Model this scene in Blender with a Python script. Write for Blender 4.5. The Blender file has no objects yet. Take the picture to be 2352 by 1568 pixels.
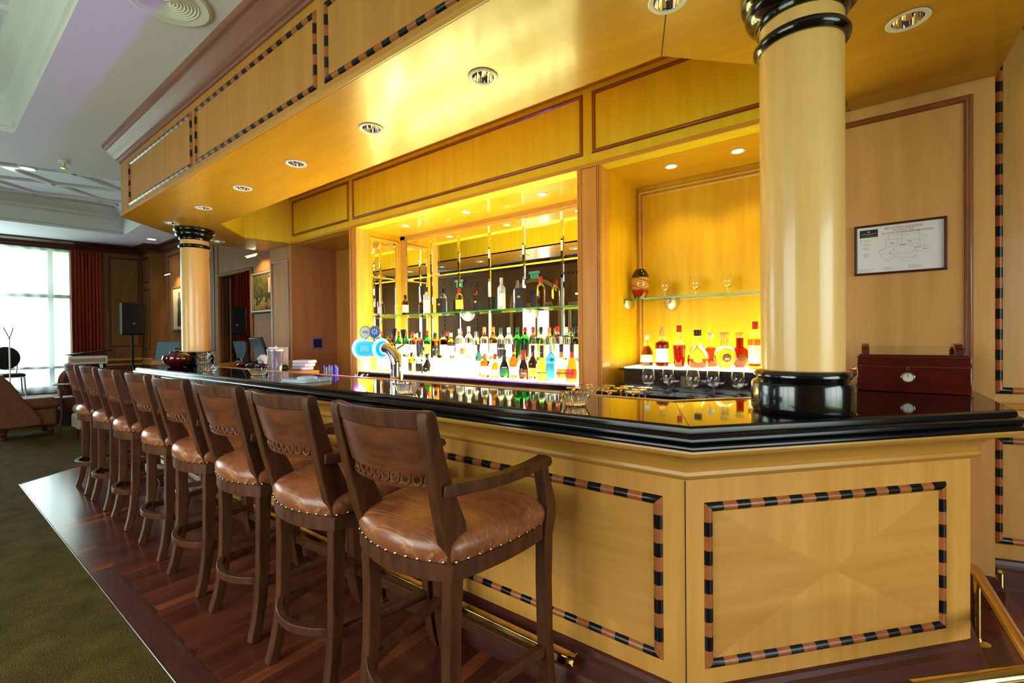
import bpy, math, random
from mathutils import Vector, Matrix
from mathutils.geometry import tessellate_polygon
R = random.Random(7)
S = bpy.context.scene
COL = S.collection
PI = math.pi

# ---------------------------------------------------------------- camera
HCAM = 1.38
F, YAW, PITCH, ROLL = 1046.0, math.radians(37.0), math.radians(-0.5), math.radians(-0.53)


def cam_dir(r, u, f):
    c, s = math.cos(ROLL), math.sin(ROLL)
    r, u = c * r - s * u, s * r + c * u
    c, s = math.cos(PITCH), math.sin(PITCH)
    u, f = c * u + s * f, -s * u + c * f
    c, s = math.cos(YAW), math.sin(YAW)
    return Vector((c * r - s * f, s * r + c * f, u))


cam_data = bpy.data.cameras.new('camera')
cam_data.sensor_width = 36.0
cam_data.lens = F / 2352 * 36
cam_data.clip_start = 0.05
cam = bpy.data.objects.new('camera', cam_data)
COL.objects.link(cam)
m3 = Matrix((cam_dir(1, 0, 0), cam_dir(0, 1, 0), -cam_dir(0, 0, 1))).transposed()
cam.matrix_world = Matrix.Translation((0, 0, HCAM)) @ m3.to_4x4()
S.camera = cam

# ---------------------------------------------------------------- view, world, daylight
S.view_settings.view_transform = 'Standard'
S.view_settings.look = 'None'
S.view_settings.gamma = 1.0
S.view_settings.use_curve_mapping = False
S.view_settings.exposure = 0.0
S.cycles.max_bounces = 12
S.cycles.transmission_bounces = 10
S.cycles.transparent_max_bounces = 12
S.cycles.glossy_bounces = 6
S.cycles.diffuse_bounces = 4
S.cycles.caustics_reflective = False
S.cycles.caustics_refractive = False
S.cycles.sample_clamp_indirect = 8.0

SKY = 8.0          # daylight outside the windows
PANEL = 30.0        # light boxes under the bottles
SPOT = 13.0        # warm niche downlights, watts

w = bpy.data.worlds.new('world')
S.world = w
w.use_nodes = True
nt = w.node_tree
bg = nt.nodes['Background']
tc = nt.nodes.new('ShaderNodeTexCoord')
sx = nt.nodes.new('ShaderNodeSeparateXYZ')
rp = nt.nodes.new('ShaderNodeValToRGB')
rp.color_ramp.elements[0].position = 0.46
rp.color_ramp.elements[0].color = (0.30, 0.42, 0.26, 1)
rp.color_ramp.elements[1].position = 0.53
rp.color_ramp.elements[1].color = (0.86, 0.96, 1.0, 1)
mp = nt.nodes.new('ShaderNodeMath')
mp.operation = 'MULTIPLY_ADD'
mp.inputs[1].default_value = 0.5
mp.inputs[2].default_value = 0.5
nt.links.new(tc.outputs['Generated'], sx.inputs[0])
nt.links.new(sx.outputs['Z'], mp.inputs[0])
nt.links.new(mp.outputs[0], rp.inputs[0])
nt.links.new(rp.outputs[0], bg.inputs['Color'])
bg.inputs['Strength'].default_value = SKY


def area(name, loc, direction, sx_, sy_, power, color):
    l = bpy.data.lights.new(name, 'AREA')
    l.shape = 'RECTANGLE'
    l.size, l.size_y = sx_, sy_
    l.energy = power
    l.color = color
    o = bpy.data.objects.new(name, l)
    COL.objects.link(o)
    o.location = loc
    o.rotation_euler = Vector(direction).to_track_quat('-Z', 'Z').to_euler()
    return o


COOL = (0.86, 0.95, 1.0)
WARM = (1.0, 0.89, 0.78)
WX = lambda y: -12.71 + 0.1826 * y        # far window wall plane
area('daylight_far_window', (WX(-0.2) - 0.55, -0.2, 1.75), (1, -0.18, 0), 3.9, 2.6, 200, COOL)
area('daylight_side_window', (4.75, 0.4, 1.6), (-1, 0, 0), 3.6, 2.3, 66, WARM)
area('daylight_front_window', (-2.6, -3.0, 1.6), (0, 1, 0), 3.2, 2.3, 62, WARM)
area('daylight_garden_door', (-6.6, -3.35, 1.2), (0, 1, 0), 0.9, 2.0, 40, COOL)


def spot(name, loc, power, color=(1.0, 0.86, 0.22), size=110, blend=0.6):
    l = bpy.data.lights.new(name, 'SPOT')
    l.energy = power
    l.color = color
    l.spot_size = math.radians(size)
    l.spot_blend = blend
    l.shadow_soft_size = 0.03
    o = bpy.data.objects.new(name, l)
    COL.objects.link(o)
    o.location = loc
    return o


# ---------------------------------------------------------------- materials
MATS = {}


def mat(name, color=(0.5, 0.5, 0.5), rough=0.5, metal=0.0, trans=0.0, ior=1.45, emis=None, estr=0.0,
        coat=0.0, crough=0.08, grain=None, col2=None, gscale=1.0, bump=0.0, spec=0.5, alpha=1.0):
    if name in MATS:
        return MATS[name]
    m = bpy.data.materials.new(name)
    m.use_nodes = True
    t = m.node_tree
    b = t.nodes['Principled BSDF']
    b.inputs['Base Color'].default_value = (*color, 1)
    b.inputs['Roughness'].default_value = rough
    b.inputs['Metallic'].default_value = metal
    b.inputs['Transmission Weight'].default_value = trans
    b.inputs['IOR'].default_value = ior
    b.inputs['Coat Weight'].default_value = coat
    b.inputs['Coat Roughness'].default_value = crough
    b.inputs['Specular IOR Level'].default_value = spec
    b.inputs['Alpha'].default_value = alpha
    if emis:
        b.inputs['Emission Color'].default_value = (*emis, 1)
        b.inputs['Emission Strength'].default_value = estr
    if grain:
        tx = t.nodes.new('ShaderNodeTexCoord')
        mpn = t.nodes.new('ShaderNodeMapping')
        mpn.inputs['Scale'].default_value = grain
        n = t.nodes.new('ShaderNodeTexNoise')
        n.inputs['Scale'].default_value = gscale
        n.inputs['Detail'].default_value = 6
        n.inputs['Roughness'].default_value = 0.62
        cr = t.nodes.new('ShaderNodeValToRGB')
        cr.color_ramp.elements[0].position = 0.3
        cr.color_ramp.elements[0].color = (*color, 1)
        cr.color_ramp.elements[1].position = 0.72
        cr.color_ramp.elements[1].color = (*(col2 or color), 1)
        t.links.new(tx.outputs['Object'], mpn.inputs[0])
        t.links.new(mpn.outputs[0], n.inputs['Vector'])
        t.links.new(n.outputs['Fac'], cr.inputs[0])
        t.links.new(cr.outputs[0], b.inputs['Base Color'])
        if bump:
            bn = t.nodes.new('ShaderNodeBump')
            bn.inputs['Strength'].default_value = bump
            bn.inputs['Distance'].default_value = 0.002
            t.links.new(n.outputs['Fac'], bn.inputs['Height'])
            t.links.new(bn.outputs[0], b.inputs['Normal'])
    MATS[name] = m
    return m


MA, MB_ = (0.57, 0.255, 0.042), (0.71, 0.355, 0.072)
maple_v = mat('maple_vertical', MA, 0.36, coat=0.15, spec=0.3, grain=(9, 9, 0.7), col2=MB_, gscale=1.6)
maple_f = mat('maple_fascia_dim', (0.46, 0.188, 0.030), 0.38, coat=0.08, spec=0.25, grain=(9, 9, 0.7), col2=(0.58, 0.265, 0.052), gscale=1.6)  # same maple as the counter, darkened: weaker light on the fascia put into its colour
maple_b = mat('maple_bulkhead', (0.66, 0.49, 0.020), 0.36, coat=0.1, spec=0.3, grain=(9, 9, 0.7), col2=(0.78, 0.61, 0.035), gscale=1.6)
maple_c = mat('maple_column', (0.76, 0.43, 0.12), 0.30, coat=0.3, grain=(7, 7, 0.6), col2=(0.92, 0.58, 0.20), gscale=1.6)
maple_p = mat('maple_plain', (0.58, 0.29, 0.090), 0.40, coat=0.1, spec=0.3, grain=(8, 8, 0.7), col2=(0.74, 0.40, 0.14), gscale=1.5)
maple_n = mat('maple_niche', (0.60, 0.31, 0.007), 0.4, coat=0.0, spec=0.15, grain=(9, 9, 0.7), col2=(0.72, 0.41, 0.014), gscale=1.6)
maple_h = mat('maple_horizontal', (0.52, 0.23, 0.038), 0.36, coat=0.15, spec=0.3, grain=(0.8, 0.8, 10), col2=(0.66, 0.325, 0.066), gscale=1.6)
maple_s = mat('maple_soffit', (0.52, 0.250, 0.008), 0.28, coat=0.32, crough=0.13, spec=0.28, grain=(1.2, 7, 3), col2=(0.62, 0.325, 0.014), gscale=1.5)
maple_w = mat('maple_wall', (0.47, 0.22, 0.040), 0.42, coat=0.08, spec=0.3, grain=(8, 8, 0.7), col2=(0.60, 0.30, 0.065), gscale=1.5)
maple_m = mat('maple_moulding', (0.50, 0.235, 0.035), 0.32, coat=0.15, spec=0.35, grain=(0.8, 0.8, 12), col2=(0.62, 0.32, 0.055), gscale=1.5)
redwood = mat('reddish_moulding', (0.20, 0.058, 0.018), 0.28, coat=0.4, grain=(4, 4, 4), col2=(0.27, 0.085, 0.026), gscale=3)
crownwood = mat('crown_wood', (0.24, 0.098, 0.070), 0.5, coat=0.0, spec=0.25, grain=(1, 8, 8), col2=(0.32, 0.135, 0.096), gscale=2)
inlay_red = mat('inlay_red', (0.30, 0.085, 0.022), 0.3, coat=0.15, spec=0.35, grain=(20, 20, 20), col2=(0.40, 0.13, 0.035), gscale=2)
inlay_black = mat('inlay_black', (0.004, 0.004, 0.004), 0.28, coat=0.1, spec=0.35)
black_lacq = mat('black_lacquer', (0.004, 0.004, 0.0045), 0.16, coat=0.6)
stone = mat('black_stone', (0.006, 0.005, 0.005), 0.045, spec=0.75, grain=(60, 60, 60), col2=(0.012, 0.010, 0.009), gscale=3)
stone_edge = mat('black_stone_edge', (0.004, 0.004, 0.005), 0.17, spec=0.35)
mahog = mat('mahogany', (0.055, 0.012, 0.007), 0.36, coat=0.08, spec=0.3, grain=(2, 2, 14), col2=(0.095, 0.025, 0.014), gscale=2)
humid = mat('humidor_wood', (0.055, 0.004, 0.004), 0.12, coat=0.8, grain=(3, 3, 18), col2=(0.11, 0.010, 0.008), gscale=2.2)
stoolwood = mat('walnut', (0.042, 0.0115, 0.004), 0.42, coat=0.03, spec=0.25, grain=(14, 14, 2.2), col2=(0.108, 0.036, 0.0125), gscale=2.2)
stoolpanel = mat('walnut_panel', (0.075, 0.020, 0.008), 0.34, coat=0.06, spec=0.3, grain=(3, 14, 16), col2=(0.18, 0.056, 0.020), gscale=2)
leather = mat('brown_leather', (0.155, 0.042, 0.015), 0.30, spec=0.5, grain=(7, 7, 7), col2=(0.36, 0.120, 0.044), gscale=1.5, bump=0.3)
brass = mat('brass', (0.72, 0.50, 0.16), 0.16, metal=1)
chrome = mat('chrome', (0.85, 0.85, 0.87), 0.05, metal=1)
satin = mat('satin_metal', (0.62, 0.60, 0.58), 0.32, metal=1)
nailm = mat('nail_head', (0.20, 0.15, 0.10), 0.3, metal=1)
mirror = mat('mirror_glass', (0.92, 0.93, 0.92), 0.0, metal=1)
glass = mat('clear_glass', (1, 1, 1), 0.0, trans=1, ior=1.45)


def thin_glass(name, tint, gl):
    m = bpy.data.materials.new(name)
    m.use_nodes = True
    t = m.node_tree
    t.nodes.remove(t.nodes['Principled BSDF'])
    tr = t.nodes.new('ShaderNodeBsdfTransparent')
    tr.inputs[0].default_value = (*tint, 1)
    g = t.nodes.new('ShaderNodeBsdfGlossy')
    g.inputs['Roughness'].default_value = 0.02
    lw = t.nodes.new('ShaderNodeLayerWeight')
    lw.inputs['Blend'].default_value = 0.5
    pw = t.nodes.new('ShaderNodeMath')
    pw.operation = 'POWER'
    pw.inputs[1].default_value = 4.0
    fr_ = t.nodes.new('ShaderNodeMath')
    fr_.operation = 'MULTIPLY_ADD'
    fr_.inputs[1].default_value = gl
    fr_.inputs[2].default_value = 0.03
    t.links.new(lw.outputs['Facing'], pw.inputs[0])
    t.links.new(pw.outputs[0], fr_.inputs[0])
    mx = t.nodes.new('ShaderNodeMixShader')
    t.links.new(fr_.outputs[0], mx.inputs[0])
    t.links.new(tr.outputs[0], mx.inputs[1])
    t.links.new(g.outputs[0], mx.inputs[2])
    t.links.new(mx.outputs[0], t.nodes['Material Output'].inputs[0])
    return m


glass_pane = thin_glass('pane_glass', (0.97, 1.0, 0.985), 0.45)
thinglass = thin_glass('drinking_glass', (0.97, 0.97, 0.96), 0.40)
shelfglass = thin_glass('shelf_glass', (0.88, 0.97, 0.91), 0.35)
shelfedge = mat('shelf_glass_edge', (0.015, 0.30, 0.10), 0.1, emis=None)
white = mat('white_paint', (0.80, 0.80, 0.78), 0.5)
ceilm = mat('ceiling_paint', (0.79, 0.77, 0.88), 0.7)
ceilw = mat('ceiling_moulding', (0.74, 0.76, 0.78), 0.5)
plastic_w = mat('white_plastic', (0.75, 0.73, 0.68), 0.3)
plastic_k = mat('black_plastic', (0.004, 0.004, 0.005), 0.45, spec=0.2)
plastic_b = mat('blue_black_plastic', (0.006, 0.014, 0.028), 0.5)
lightbox = mat('light_box', (0.9, 0.9, 0.88), 0.4, emis=(0.97, 0.98, 0.36), estr=PANEL)
lightbox2 = mat('light_box_small', (0.9, 0.9, 0.88), 0.4, emis=(0.97, 0.98, 0.36), estr=PANEL * 0.4)
bulb = mat('lamp_glow', (1, 1, 1), 0.4, emis=(1.0, 0.85, 0.6), estr=14)
bulb_soft = mat('lamp_soft', (1, 1, 1), 0.4, emis=(1.0, 0.9, 0.75), estr=4)
red_drape = mat('red_drape', (0.22, 0.020, 0.006), 0.7, grain=(1, 14, 0.4), col2=(0.50, 0.065, 0.015), gscale=2)
sofa = mat('sofa_cloth', (0.15, 0.050, 0.020), 0.6, spec=0.2, grain=(30, 30, 30), col2=(0.20, 0.075, 0.032), gscale=2)
beige = mat('beige_cloth', (0.42, 0.31, 0.19), 0.8)
darkcloth = mat('dark_cloth', (0.012, 0.006, 0.010), 0.8)
stagem = mat('stage_carpet', (0.05, 0.06, 0.16), 0.6)
darkwood = mat('dark_panel_wood', (0.17, 0.071, 0.016), 0.55, spec=0.12, grain=(8, 8, 0.7), col2=(0.25, 0.108, 0.028), gscale=1.5)
maroon = mat('maroon_glaze', (0.07, 0.003, 0.004), 0.08, coat=0.8)


def plank_mat():
    m = bpy.data.materials.new('wood_planks')
    m.use_nodes = True
    t = m.node_tree
    b = t.nodes['Principled BSDF']
    tx = t.nodes.new('ShaderNodeTexCoord')
    mp_ = t.nodes.new('ShaderNodeMapping')
    mp_.inputs['Rotation'].default_value = (0, 0, PI / 2)
    br = t.nodes.new('ShaderNodeTexBrick')
    br.inputs['Scale'].default_value = 1.0
    br.inputs['Brick Width'].default_value = 1.5
    br.inputs['Row Height'].default_value = 0.066
    br.inputs['Mortar Size'].default_value = 0.0012
    br.inputs['Color1'].default_value = (0, 0, 0, 1)
    br.inputs['Color2'].default_value = (1, 1, 1, 1)
    br.inputs['Mortar'].default_value = (0.4, 0.4, 0.4, 1)
    cr = t.nodes.new('ShaderNodeValToRGB')
    e = cr.color_ramp.elements
    e[0].position, e[0].color = 0.0, (0.070, 0.016, 0.010, 1)
    e[1].position, e[1].color = 1.0, (0.27, 0.066, 0.024, 1)
    e2 = e.new(0.78)
    e2.color = (0.130, 0.032, 0.016, 1)
    ns = t.nodes.new('ShaderNodeTexNoise')
    mp2 = t.nodes.new('ShaderNodeMapping')
    mp2.inputs['Scale'].default_value = (30, 1.5, 1)
    ns.inputs['Scale'].default_value = 1.5
    ns.inputs['Detail'].default_value = 5
    mix = t.nodes.new('ShaderNodeMix')
    mix.data_type = 'RGBA'
    mix.blend_type = 'MULTIPLY'
    mix.inputs[0].default_value = 0.75
    cr2 = t.nodes.new('ShaderNodeValToRGB')
    cr2.color_ramp.elements[0].position = 0.25
    cr2.color_ramp.elements[0].color = (0.5, 0.45, 0.42, 1)
    cr2.color_ramp.elements[1].position = 0.75
    cr2.color_ramp.elements[1].color = (1.25, 1.2, 1.15, 1)
    L = t.links.new
    L(tx.outputs['Object'], mp_.inputs[0])
    L(mp_.outputs[0], br.inputs['Vector'])
    L(br.outputs['Color'], cr.inputs[0])
    L(tx.outputs['Object'], mp2.inputs[0])
    L(mp2.outputs[0], ns.inputs['Vector'])
    L(ns.outputs['Fac'], cr2.inputs[0])
    L(cr.outputs[0], mix.inputs[6])
    L(cr2.outputs[0], mix.inputs[7])
    L(mix.outputs[2], b.inputs['Base Color'])
    b.inputs['Roughness'].default_value = 0.21
    b.inputs['Coat Weight'].default_value = 0.2
    b.inputs['Specular IOR Level'].default_value = 0.42
    b.inputs['Coat Roughness'].default_value = 0.18
    return m


def carpet_mat():
    m = mat('olive_carpet', (0.052, 0.035, 0.006), 0.95, spec=0.1, grain=(1, 1, 1), col2=(0.108, 0.075, 0.015), gscale=5)
    t = m.node_tree
    b = t.nodes['Principled BSDF']
    n2 = t.nodes.new('ShaderNodeTexNoise')
    n2.inputs['Scale'].default_value = 160
    tx = t.nodes.new('ShaderNodeTexCoord')
    t.links.new(tx.outputs['Object'], n2.inputs['Vector'])
    cr = t.nodes.new('ShaderNodeValToRGB')
    cr.color_ramp.elements[0].position = 0.3
    cr.color_ramp.elements[0].color = (0.35, 0.4, 0.3, 1)
    cr.color_ramp.elements[1].position = 0.7
    cr.color_ramp.elements[1].color = (1.5, 1.5, 1.4, 1)
    t.links.new(n2.outputs['Fac'], cr.inputs[0])
    mix = t.nodes.new('ShaderNodeMix')
    mix.data_type = 'RGBA'
    mix.blend_type = 'MULTIPLY'
    mix.inputs[0].default_value = 0.85
    src = b.inputs['Base Color'].links[0].from_socket
    t.links.new(src, mix.inputs[6])
    t.links.new(cr.outputs[0], mix.inputs[7])
    t.links.new(mix.outputs[2], b.inputs['Base Color'])
    bn = t.nodes.new('ShaderNodeBump')
    bn.inputs['Strength'].default_value = 0.5
    bn.inputs['Distance'].default_value = 0.01
    t.links.new(n2.outputs['Fac'], bn.inputs['Height'])
    t.links.new(bn.outputs[0], b.inputs['Normal'])
    return m


planks = plank_mat()
carpet = carpet_mat()


def wear(m):
    t = m.node_tree
    b = t.nodes['Principled BSDF']
    src = b.inputs['Base Color'].links[0].from_socket
    tx = t.nodes.new('ShaderNodeTexCoord')
    prev = src
    for rot, sc in ((0.5, (2.5, 80, 30)), (-0.7, (3, 100, 30)), (1.3, (2.5, 90, 30))):
        mp_ = t.nodes.new('ShaderNodeMapping')
        mp_.inputs['Rotation'].default_value = (0, 0, rot)
        mp_.inputs['Scale'].default_value = sc
        n = t.nodes.new('ShaderNodeTexNoise')
        n.inputs['Scale'].default_value = 1.0
        n.inputs['Detail'].default_value = 3
        n.inputs['Distortion'].default_value = 0.6
        cr = t.nodes.new('ShaderNodeValToRGB')
        cr.color_ramp.elements[0].position = 0.62
        cr.color_ramp.elements[0].color = (0, 0, 0, 1)
        cr.color_ramp.elements[1].position = 0.70
        cr.color_ramp.elements[1].color = (0.45, 0.45, 0.45, 1)
        mx = t.nodes.new('ShaderNodeMix')
        mx.data_type = 'RGBA'
        mx.inputs[7].default_value = (0.60, 0.30, 0.13, 1)
        t.links.new(tx.outputs['Object'], mp_.inputs[0])
        t.links.new(mp_.outputs[0], n.inputs['Vector'])
        t.links.new(n.outputs['Fac'], cr.inputs[0])
        t.links.new(cr.outputs[0], mx.inputs[0])
        t.links.new(prev, mx.inputs[6])
        prev = mx.outputs[2]
    t.links.new(prev, b.inputs['Base Color'])


wear(leather)


def sheer_mat():
    m = bpy.data.materials.new('sheer_cloth')
    m.use_nodes = True
    t = m.node_tree
    out = t.nodes['Material Output']
    t.nodes.remove(t.nodes['Principled BSDF'])
    tr = t.nodes.new('ShaderNodeBsdfTransparent')
    tr.inputs[0].default_value = (0.9, 0.97, 0.95, 1)
    tl = t.nodes.new('ShaderNodeBsdfTranslucent')
    tl.inputs[0].default_value = (0.75, 0.82, 0.80, 1)
    mx = t.nodes.new('ShaderNodeMixShader')
    mx.inputs[0].default_value = 0.38
    t.links.new(tr.outputs[0], mx.inputs[1])
    t.links.new(tl.outputs[0], mx.inputs[2])
    t.links.new(mx.outputs[0], out.inputs[0])
    return m


sheer = sheer_mat()


# ---------------------------------------------------------------- mesh builder
class MB:
    def __init__(s):
        s.v, s.f, s.m = [], [], []

    def add(s, vs, fs, m=0):
        o = len(s.v)
        s.v += [tuple(p) for p in vs]
        for f in fs:
            s.f.append(tuple(i + o for i in f))
            s.m.append(m)
        return s

    def quad(s, a, b, c, d, m=0):
        return s.add([a, b, c, d], [(0, 1, 2, 3)], m)

    def box(s, x0, x1, y0, y1, z0, z1, m=0):
        v = [(x, y, z) for x in (x0, x1) for y in (y0, y1) for z in (z0, z1)]
        return s.add(v, [(0, 1, 3, 2), (4, 6, 7, 5), (0, 4, 5, 1), (2, 3, 7, 6), (0, 2, 6, 4), (1, 5, 7, 3)], m)

    def obox(s, c, ax, ay, az, hx, hy, hz, m=0):
        c = Vector(c)
        ax, ay, az = Vector(ax).normalized() * hx, Vector(ay).normalized() * hy, Vector(az).normalized() * hz
        v = [c + ax * i + ay * j + az * k for i in (-1, 1) for j in (-1, 1) for k in (-1, 1)]
        return s.add(v, [(0, 1, 3, 2), (4, 6, 7, 5), (0, 4, 5, 1), (2, 3, 7, 6), (0, 2, 6, 4), (1, 5, 7, 3)], m)

    def poly(s, loops, z, m=0):
        pl = [[Vector((p[0], p[1], 0)) for p in L] for L in loops]
        tri = tessellate_polygon(pl)
        flat = [p for L in loops for p in L]
        return s.add([(p[0], p[1], z) for p in flat], [tuple(t) for t in tri], m)

    def prism(s, loop, z0, z1, m=0, holes=()):
        s.poly([loop, *holes], z0, m)
        s.poly([loop, *holes], z1, m)
        for L in [loop, *holes]:
            n = len(L)
            for i in range(n):
                a, b = L[i], L[(i + 1) % n]
                s.quad((a[0], a[1], z0), (b[0], b[1], z0), (b[0], b[1], z1), (a[0], a[1], z1), m)
        return s

    def sweep(s, path, prof, closed=False, m=0, cap=False):
        """profile points (d, z): d to the right of travel along a path in plan."""
        n = len(path)
        P = [Vector((p[0], p[1])) for p in path]
        rings = []
        for i in range(n):
            a = P[i] - P[i - 1] if (i > 0 or closed) else None
            b = P[(i + 1) % n] - P[i] if (i < n - 1 or closed) else None
            nn = []
            for e in (a, b):
                if e is not None:
                    e = e.normalized()
                    nn.append(Vector((e.y, -e.x)))
            if len(nn) == 2:
                mm = (nn[0] + nn[1])
                mm = mm / max(0.2, (1 + nn[0].dot(nn[1])))
            else:
                mm = nn[0]
            rings.append([(P[i].x + mm.x * d, P[i].y + mm.y * d, z) for d, z in prof])
        k = len(prof)
        vs = [p for r in rings for p in r]
        fs = []
        for i in range(n if closed else n - 1):
            j = (i + 1) % n
            for q in range(k - 1):
                fs.append((i * k + q, j * k + q, j * k + q + 1, i * k + q + 1))
        if cap and not closed:
            fs.append(tuple(range(k)))
            fs.append(tuple((n - 1) * k + q for q in range(k))[::-1])
        return s.add(vs, fs, m)

    def lathe(s, prof, c=(0, 0, 0), seg=24, m=0, sq=0.0, sy=1.0, mats=None, a0=0.0, a1=2 * PI):
        full = abs(a1 - a0 - 2 * PI) < 1e-6
        n = seg if full else seg + 1
        vs, fs = [], []
        for r, z in prof:
            for i in range(n):
                a = a0 + (a1 - a0) * i / seg
                k = 1.0
                if sq:
                    q = max(abs(math.cos(a)), abs(math.sin(a)))
                    k = (1 - sq) + sq / q * 0.93
                vs.append((c[0] + r * k * math.cos(a), c[1] + r * k * math.sin(a) * sy, c[2] + z))
        for j in range(len(prof) - 1):
            fsj = []
            for i in range(seg):
                i2 = (i + 1) % n if full else i + 1
                fsj.append((j * n + i, j * n + i2, (j + 1) * n + i2, (j + 1) * n + i))
            fs.append(fsj)
        base = len(s.v)
        s.v += vs
        for j, fj in enumerate(fs):
            for f in fj:
                s.f.append(tuple(i + base for i in f))
                s.m.append(mats[j] if mats else m)
        return s

    def tube(s, pts, r, seg=10, m=0, cap=True):
        pts = [Vector(p) for p in pts]
        n = len(pts)
        rr = r if isinstance(r, (list, tuple)) else [r] * n
        ref = None
        vs = []
        for i in range(n):
            t = (pts[min(i + 1, n - 1)] - pts[max(i - 1, 0)]).normalized()
            if ref is None:
                ref = t.orthogonal().normalized()
            ref = (ref - t * ref.dot(t)).normalized()
            b = t.cross(ref)
            for k in range(seg):
                a = 2 * PI * k / seg
                vs.append(pts[i] + (ref * math.cos(a) + b * math.sin(a)) * rr[i])
        fs = [(i * seg + k, i * seg + (k + 1) % seg, (i + 1) * seg + (k + 1) % seg, (i + 1) * seg + k)
              for i in range(n - 1) for k in range(seg)]
        if cap:
            fs += [tuple(range(seg))[::-1], tuple((n - 1) * seg + k for k in range(seg))]
        return s.add(vs, fs, m)

    def bar(s, pts, side, w, d, m=0):
        """rectangular bar: 'side' is the fixed width direction, d the depth at each point."""
        pts = [Vector(p) for p in pts]
        n = len(pts)
        W = w if isinstance(w, (list, tuple)) else [w] * n
        D = d if isinstance(d, (list, tuple)) else [d] * n
        vs = []
        for i in range(n):
            t = (pts[min(i + 1, n - 1)] - pts[max(i - 1, 0)]).normalized()
            sd = Vector(side)
            sd = (sd - t * sd.dot(t)).normalized()
            b = t.cross(sd)
            for a, c in ((-1, -1), (1, -1), (1, 1), (-1, 1)):
                vs.append(pts[i] + sd * (a * W[i] / 2) + b * (c * D[i] / 2))
        fs = [(i * 4 + k, i * 4 + (k + 1) % 4, (i + 1) * 4 + (k + 1) % 4, (i + 1) * 4 + k) for i in range(n - 1) for k in range(4)]
        fs += [(3, 2, 1, 0), tuple((n - 1) * 4 + k for k in range(4))]
        return s.add(vs, fs, m)

    def ball(s, c, r, seg=10, m=0, sz=1.0):
        k = max(4, seg // 2)
        return s.lathe([(r * math.sin(PI * i / k), -r * sz * math.cos(PI * i / k)) for i in range(k + 1)], c, seg, m)

    def build(s, name, mats, parent=None, bevel=0.0, sharp=35, smooth=True, sub=0):
        me = bpy.data.meshes.new(name)
        me.from_pydata(s.v, [], s.f)
        for mm in (mats if isinstance(mats, (list, tuple)) else [mats]):
            me.materials.append(mm)
        me.polygons.foreach_set('material_index', s.m)
        import bmesh
        b = bmesh.new()
        b.from_mesh(me)
        bmesh.ops.remove_doubles(b, verts=b.verts, dist=1e-5)
        bmesh.ops.recalc_face_normals(b, faces=b.faces)
        b.to_mesh(me)
        b.free()
        if smooth:
            me.shade_smooth()
            me.set_sharp_from_angle(angle=math.radians(sharp))
        o = bpy.data.objects.new(name, me)
        COL.objects.link(o)
        if parent:
            o.parent = parent
        if bevel:
            md = o.modifiers.new('bevel', 'BEVEL')
            md.width = bevel
            md.segments = 2
            md.limit_method = 'ANGLE'
            md.angle_limit = math.radians(40)
        if sub:
            md = o.modifiers.new('sub', 'SUBSURF')
            md.levels = md.render_levels = sub
        return o


def tag(o, label, cat, group=None):
    o['label'] = label
    o['category'] = cat
    if group:
        o['group'] = group
    return o


def thing(name, label, cat, loc=(0, 0, 0), rz=0.0, group=None):
    o = bpy.data.objects.new(name, None)
    COL.objects.link(o)
    o.empty_display_size = 0.1
    o.location = loc
    o.rotation_euler = (0, 0, rz)
    return tag(o, label, cat, group)


def struct(name, mb, mats, **k):
    o = mb.build(name, mats, **k)
    o['kind'] = 'structure'
    return o


def dup(root, loc, rz=0.0, label=None, group=None, scale=None):
    r = root.copy()
    COL.objects.link(r)
    r.location = loc
    r.rotation_euler = (0, 0, rz)
    if scale:
        r.scale = scale
    if label:
        r['label'] = label
    if group:
        r['group'] = group
    for ch in list(root.children):
        c = ch.copy()
        COL.objects.link(c)
        c.parent = r
        for g in list(ch.children):
            d = g.copy()
            COL.objects.link(d)
            d.parent = c
    return r


def text(name, body, size, matrix, m, parent=None, align='CENTER', extrude=0.0004, squeeze=1.0):
    cu = bpy.data.curves.new(name, 'FONT')
    cu.body = body
    cu.size = size
    cu.align_x = align
    cu.align_y = 'CENTER'
    cu.extrude = extrude
    cu.resolution_u = 2
    t = bpy.data.objects.new(name, cu)
    COL.objects.link(t)
    dg = bpy.context.evaluated_depsgraph_get()
    me = bpy.data.meshes.new_from_object(t.evaluated_get(dg))
    bpy.data.objects.remove(t)
    me.transform(matrix @ Matrix.Scale(squeeze, 4, (1, 0, 0)))
    me.materials.clear()
    me.materials.append(m)
    o = bpy.data.objects.new(name, me)
    COL.objects.link(o)
    if parent:
        o.parent = parent
    return o


def plane_m(origin, right, up=(0, 0, 1)):
    r, u = Vector(right).normalized(), Vector(up).normalized()
    n = r.cross(u)
    mm = Matrix((r, u, n)).transposed().to_4x4()
    return Matrix.Translation(origin) @ mm


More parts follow.
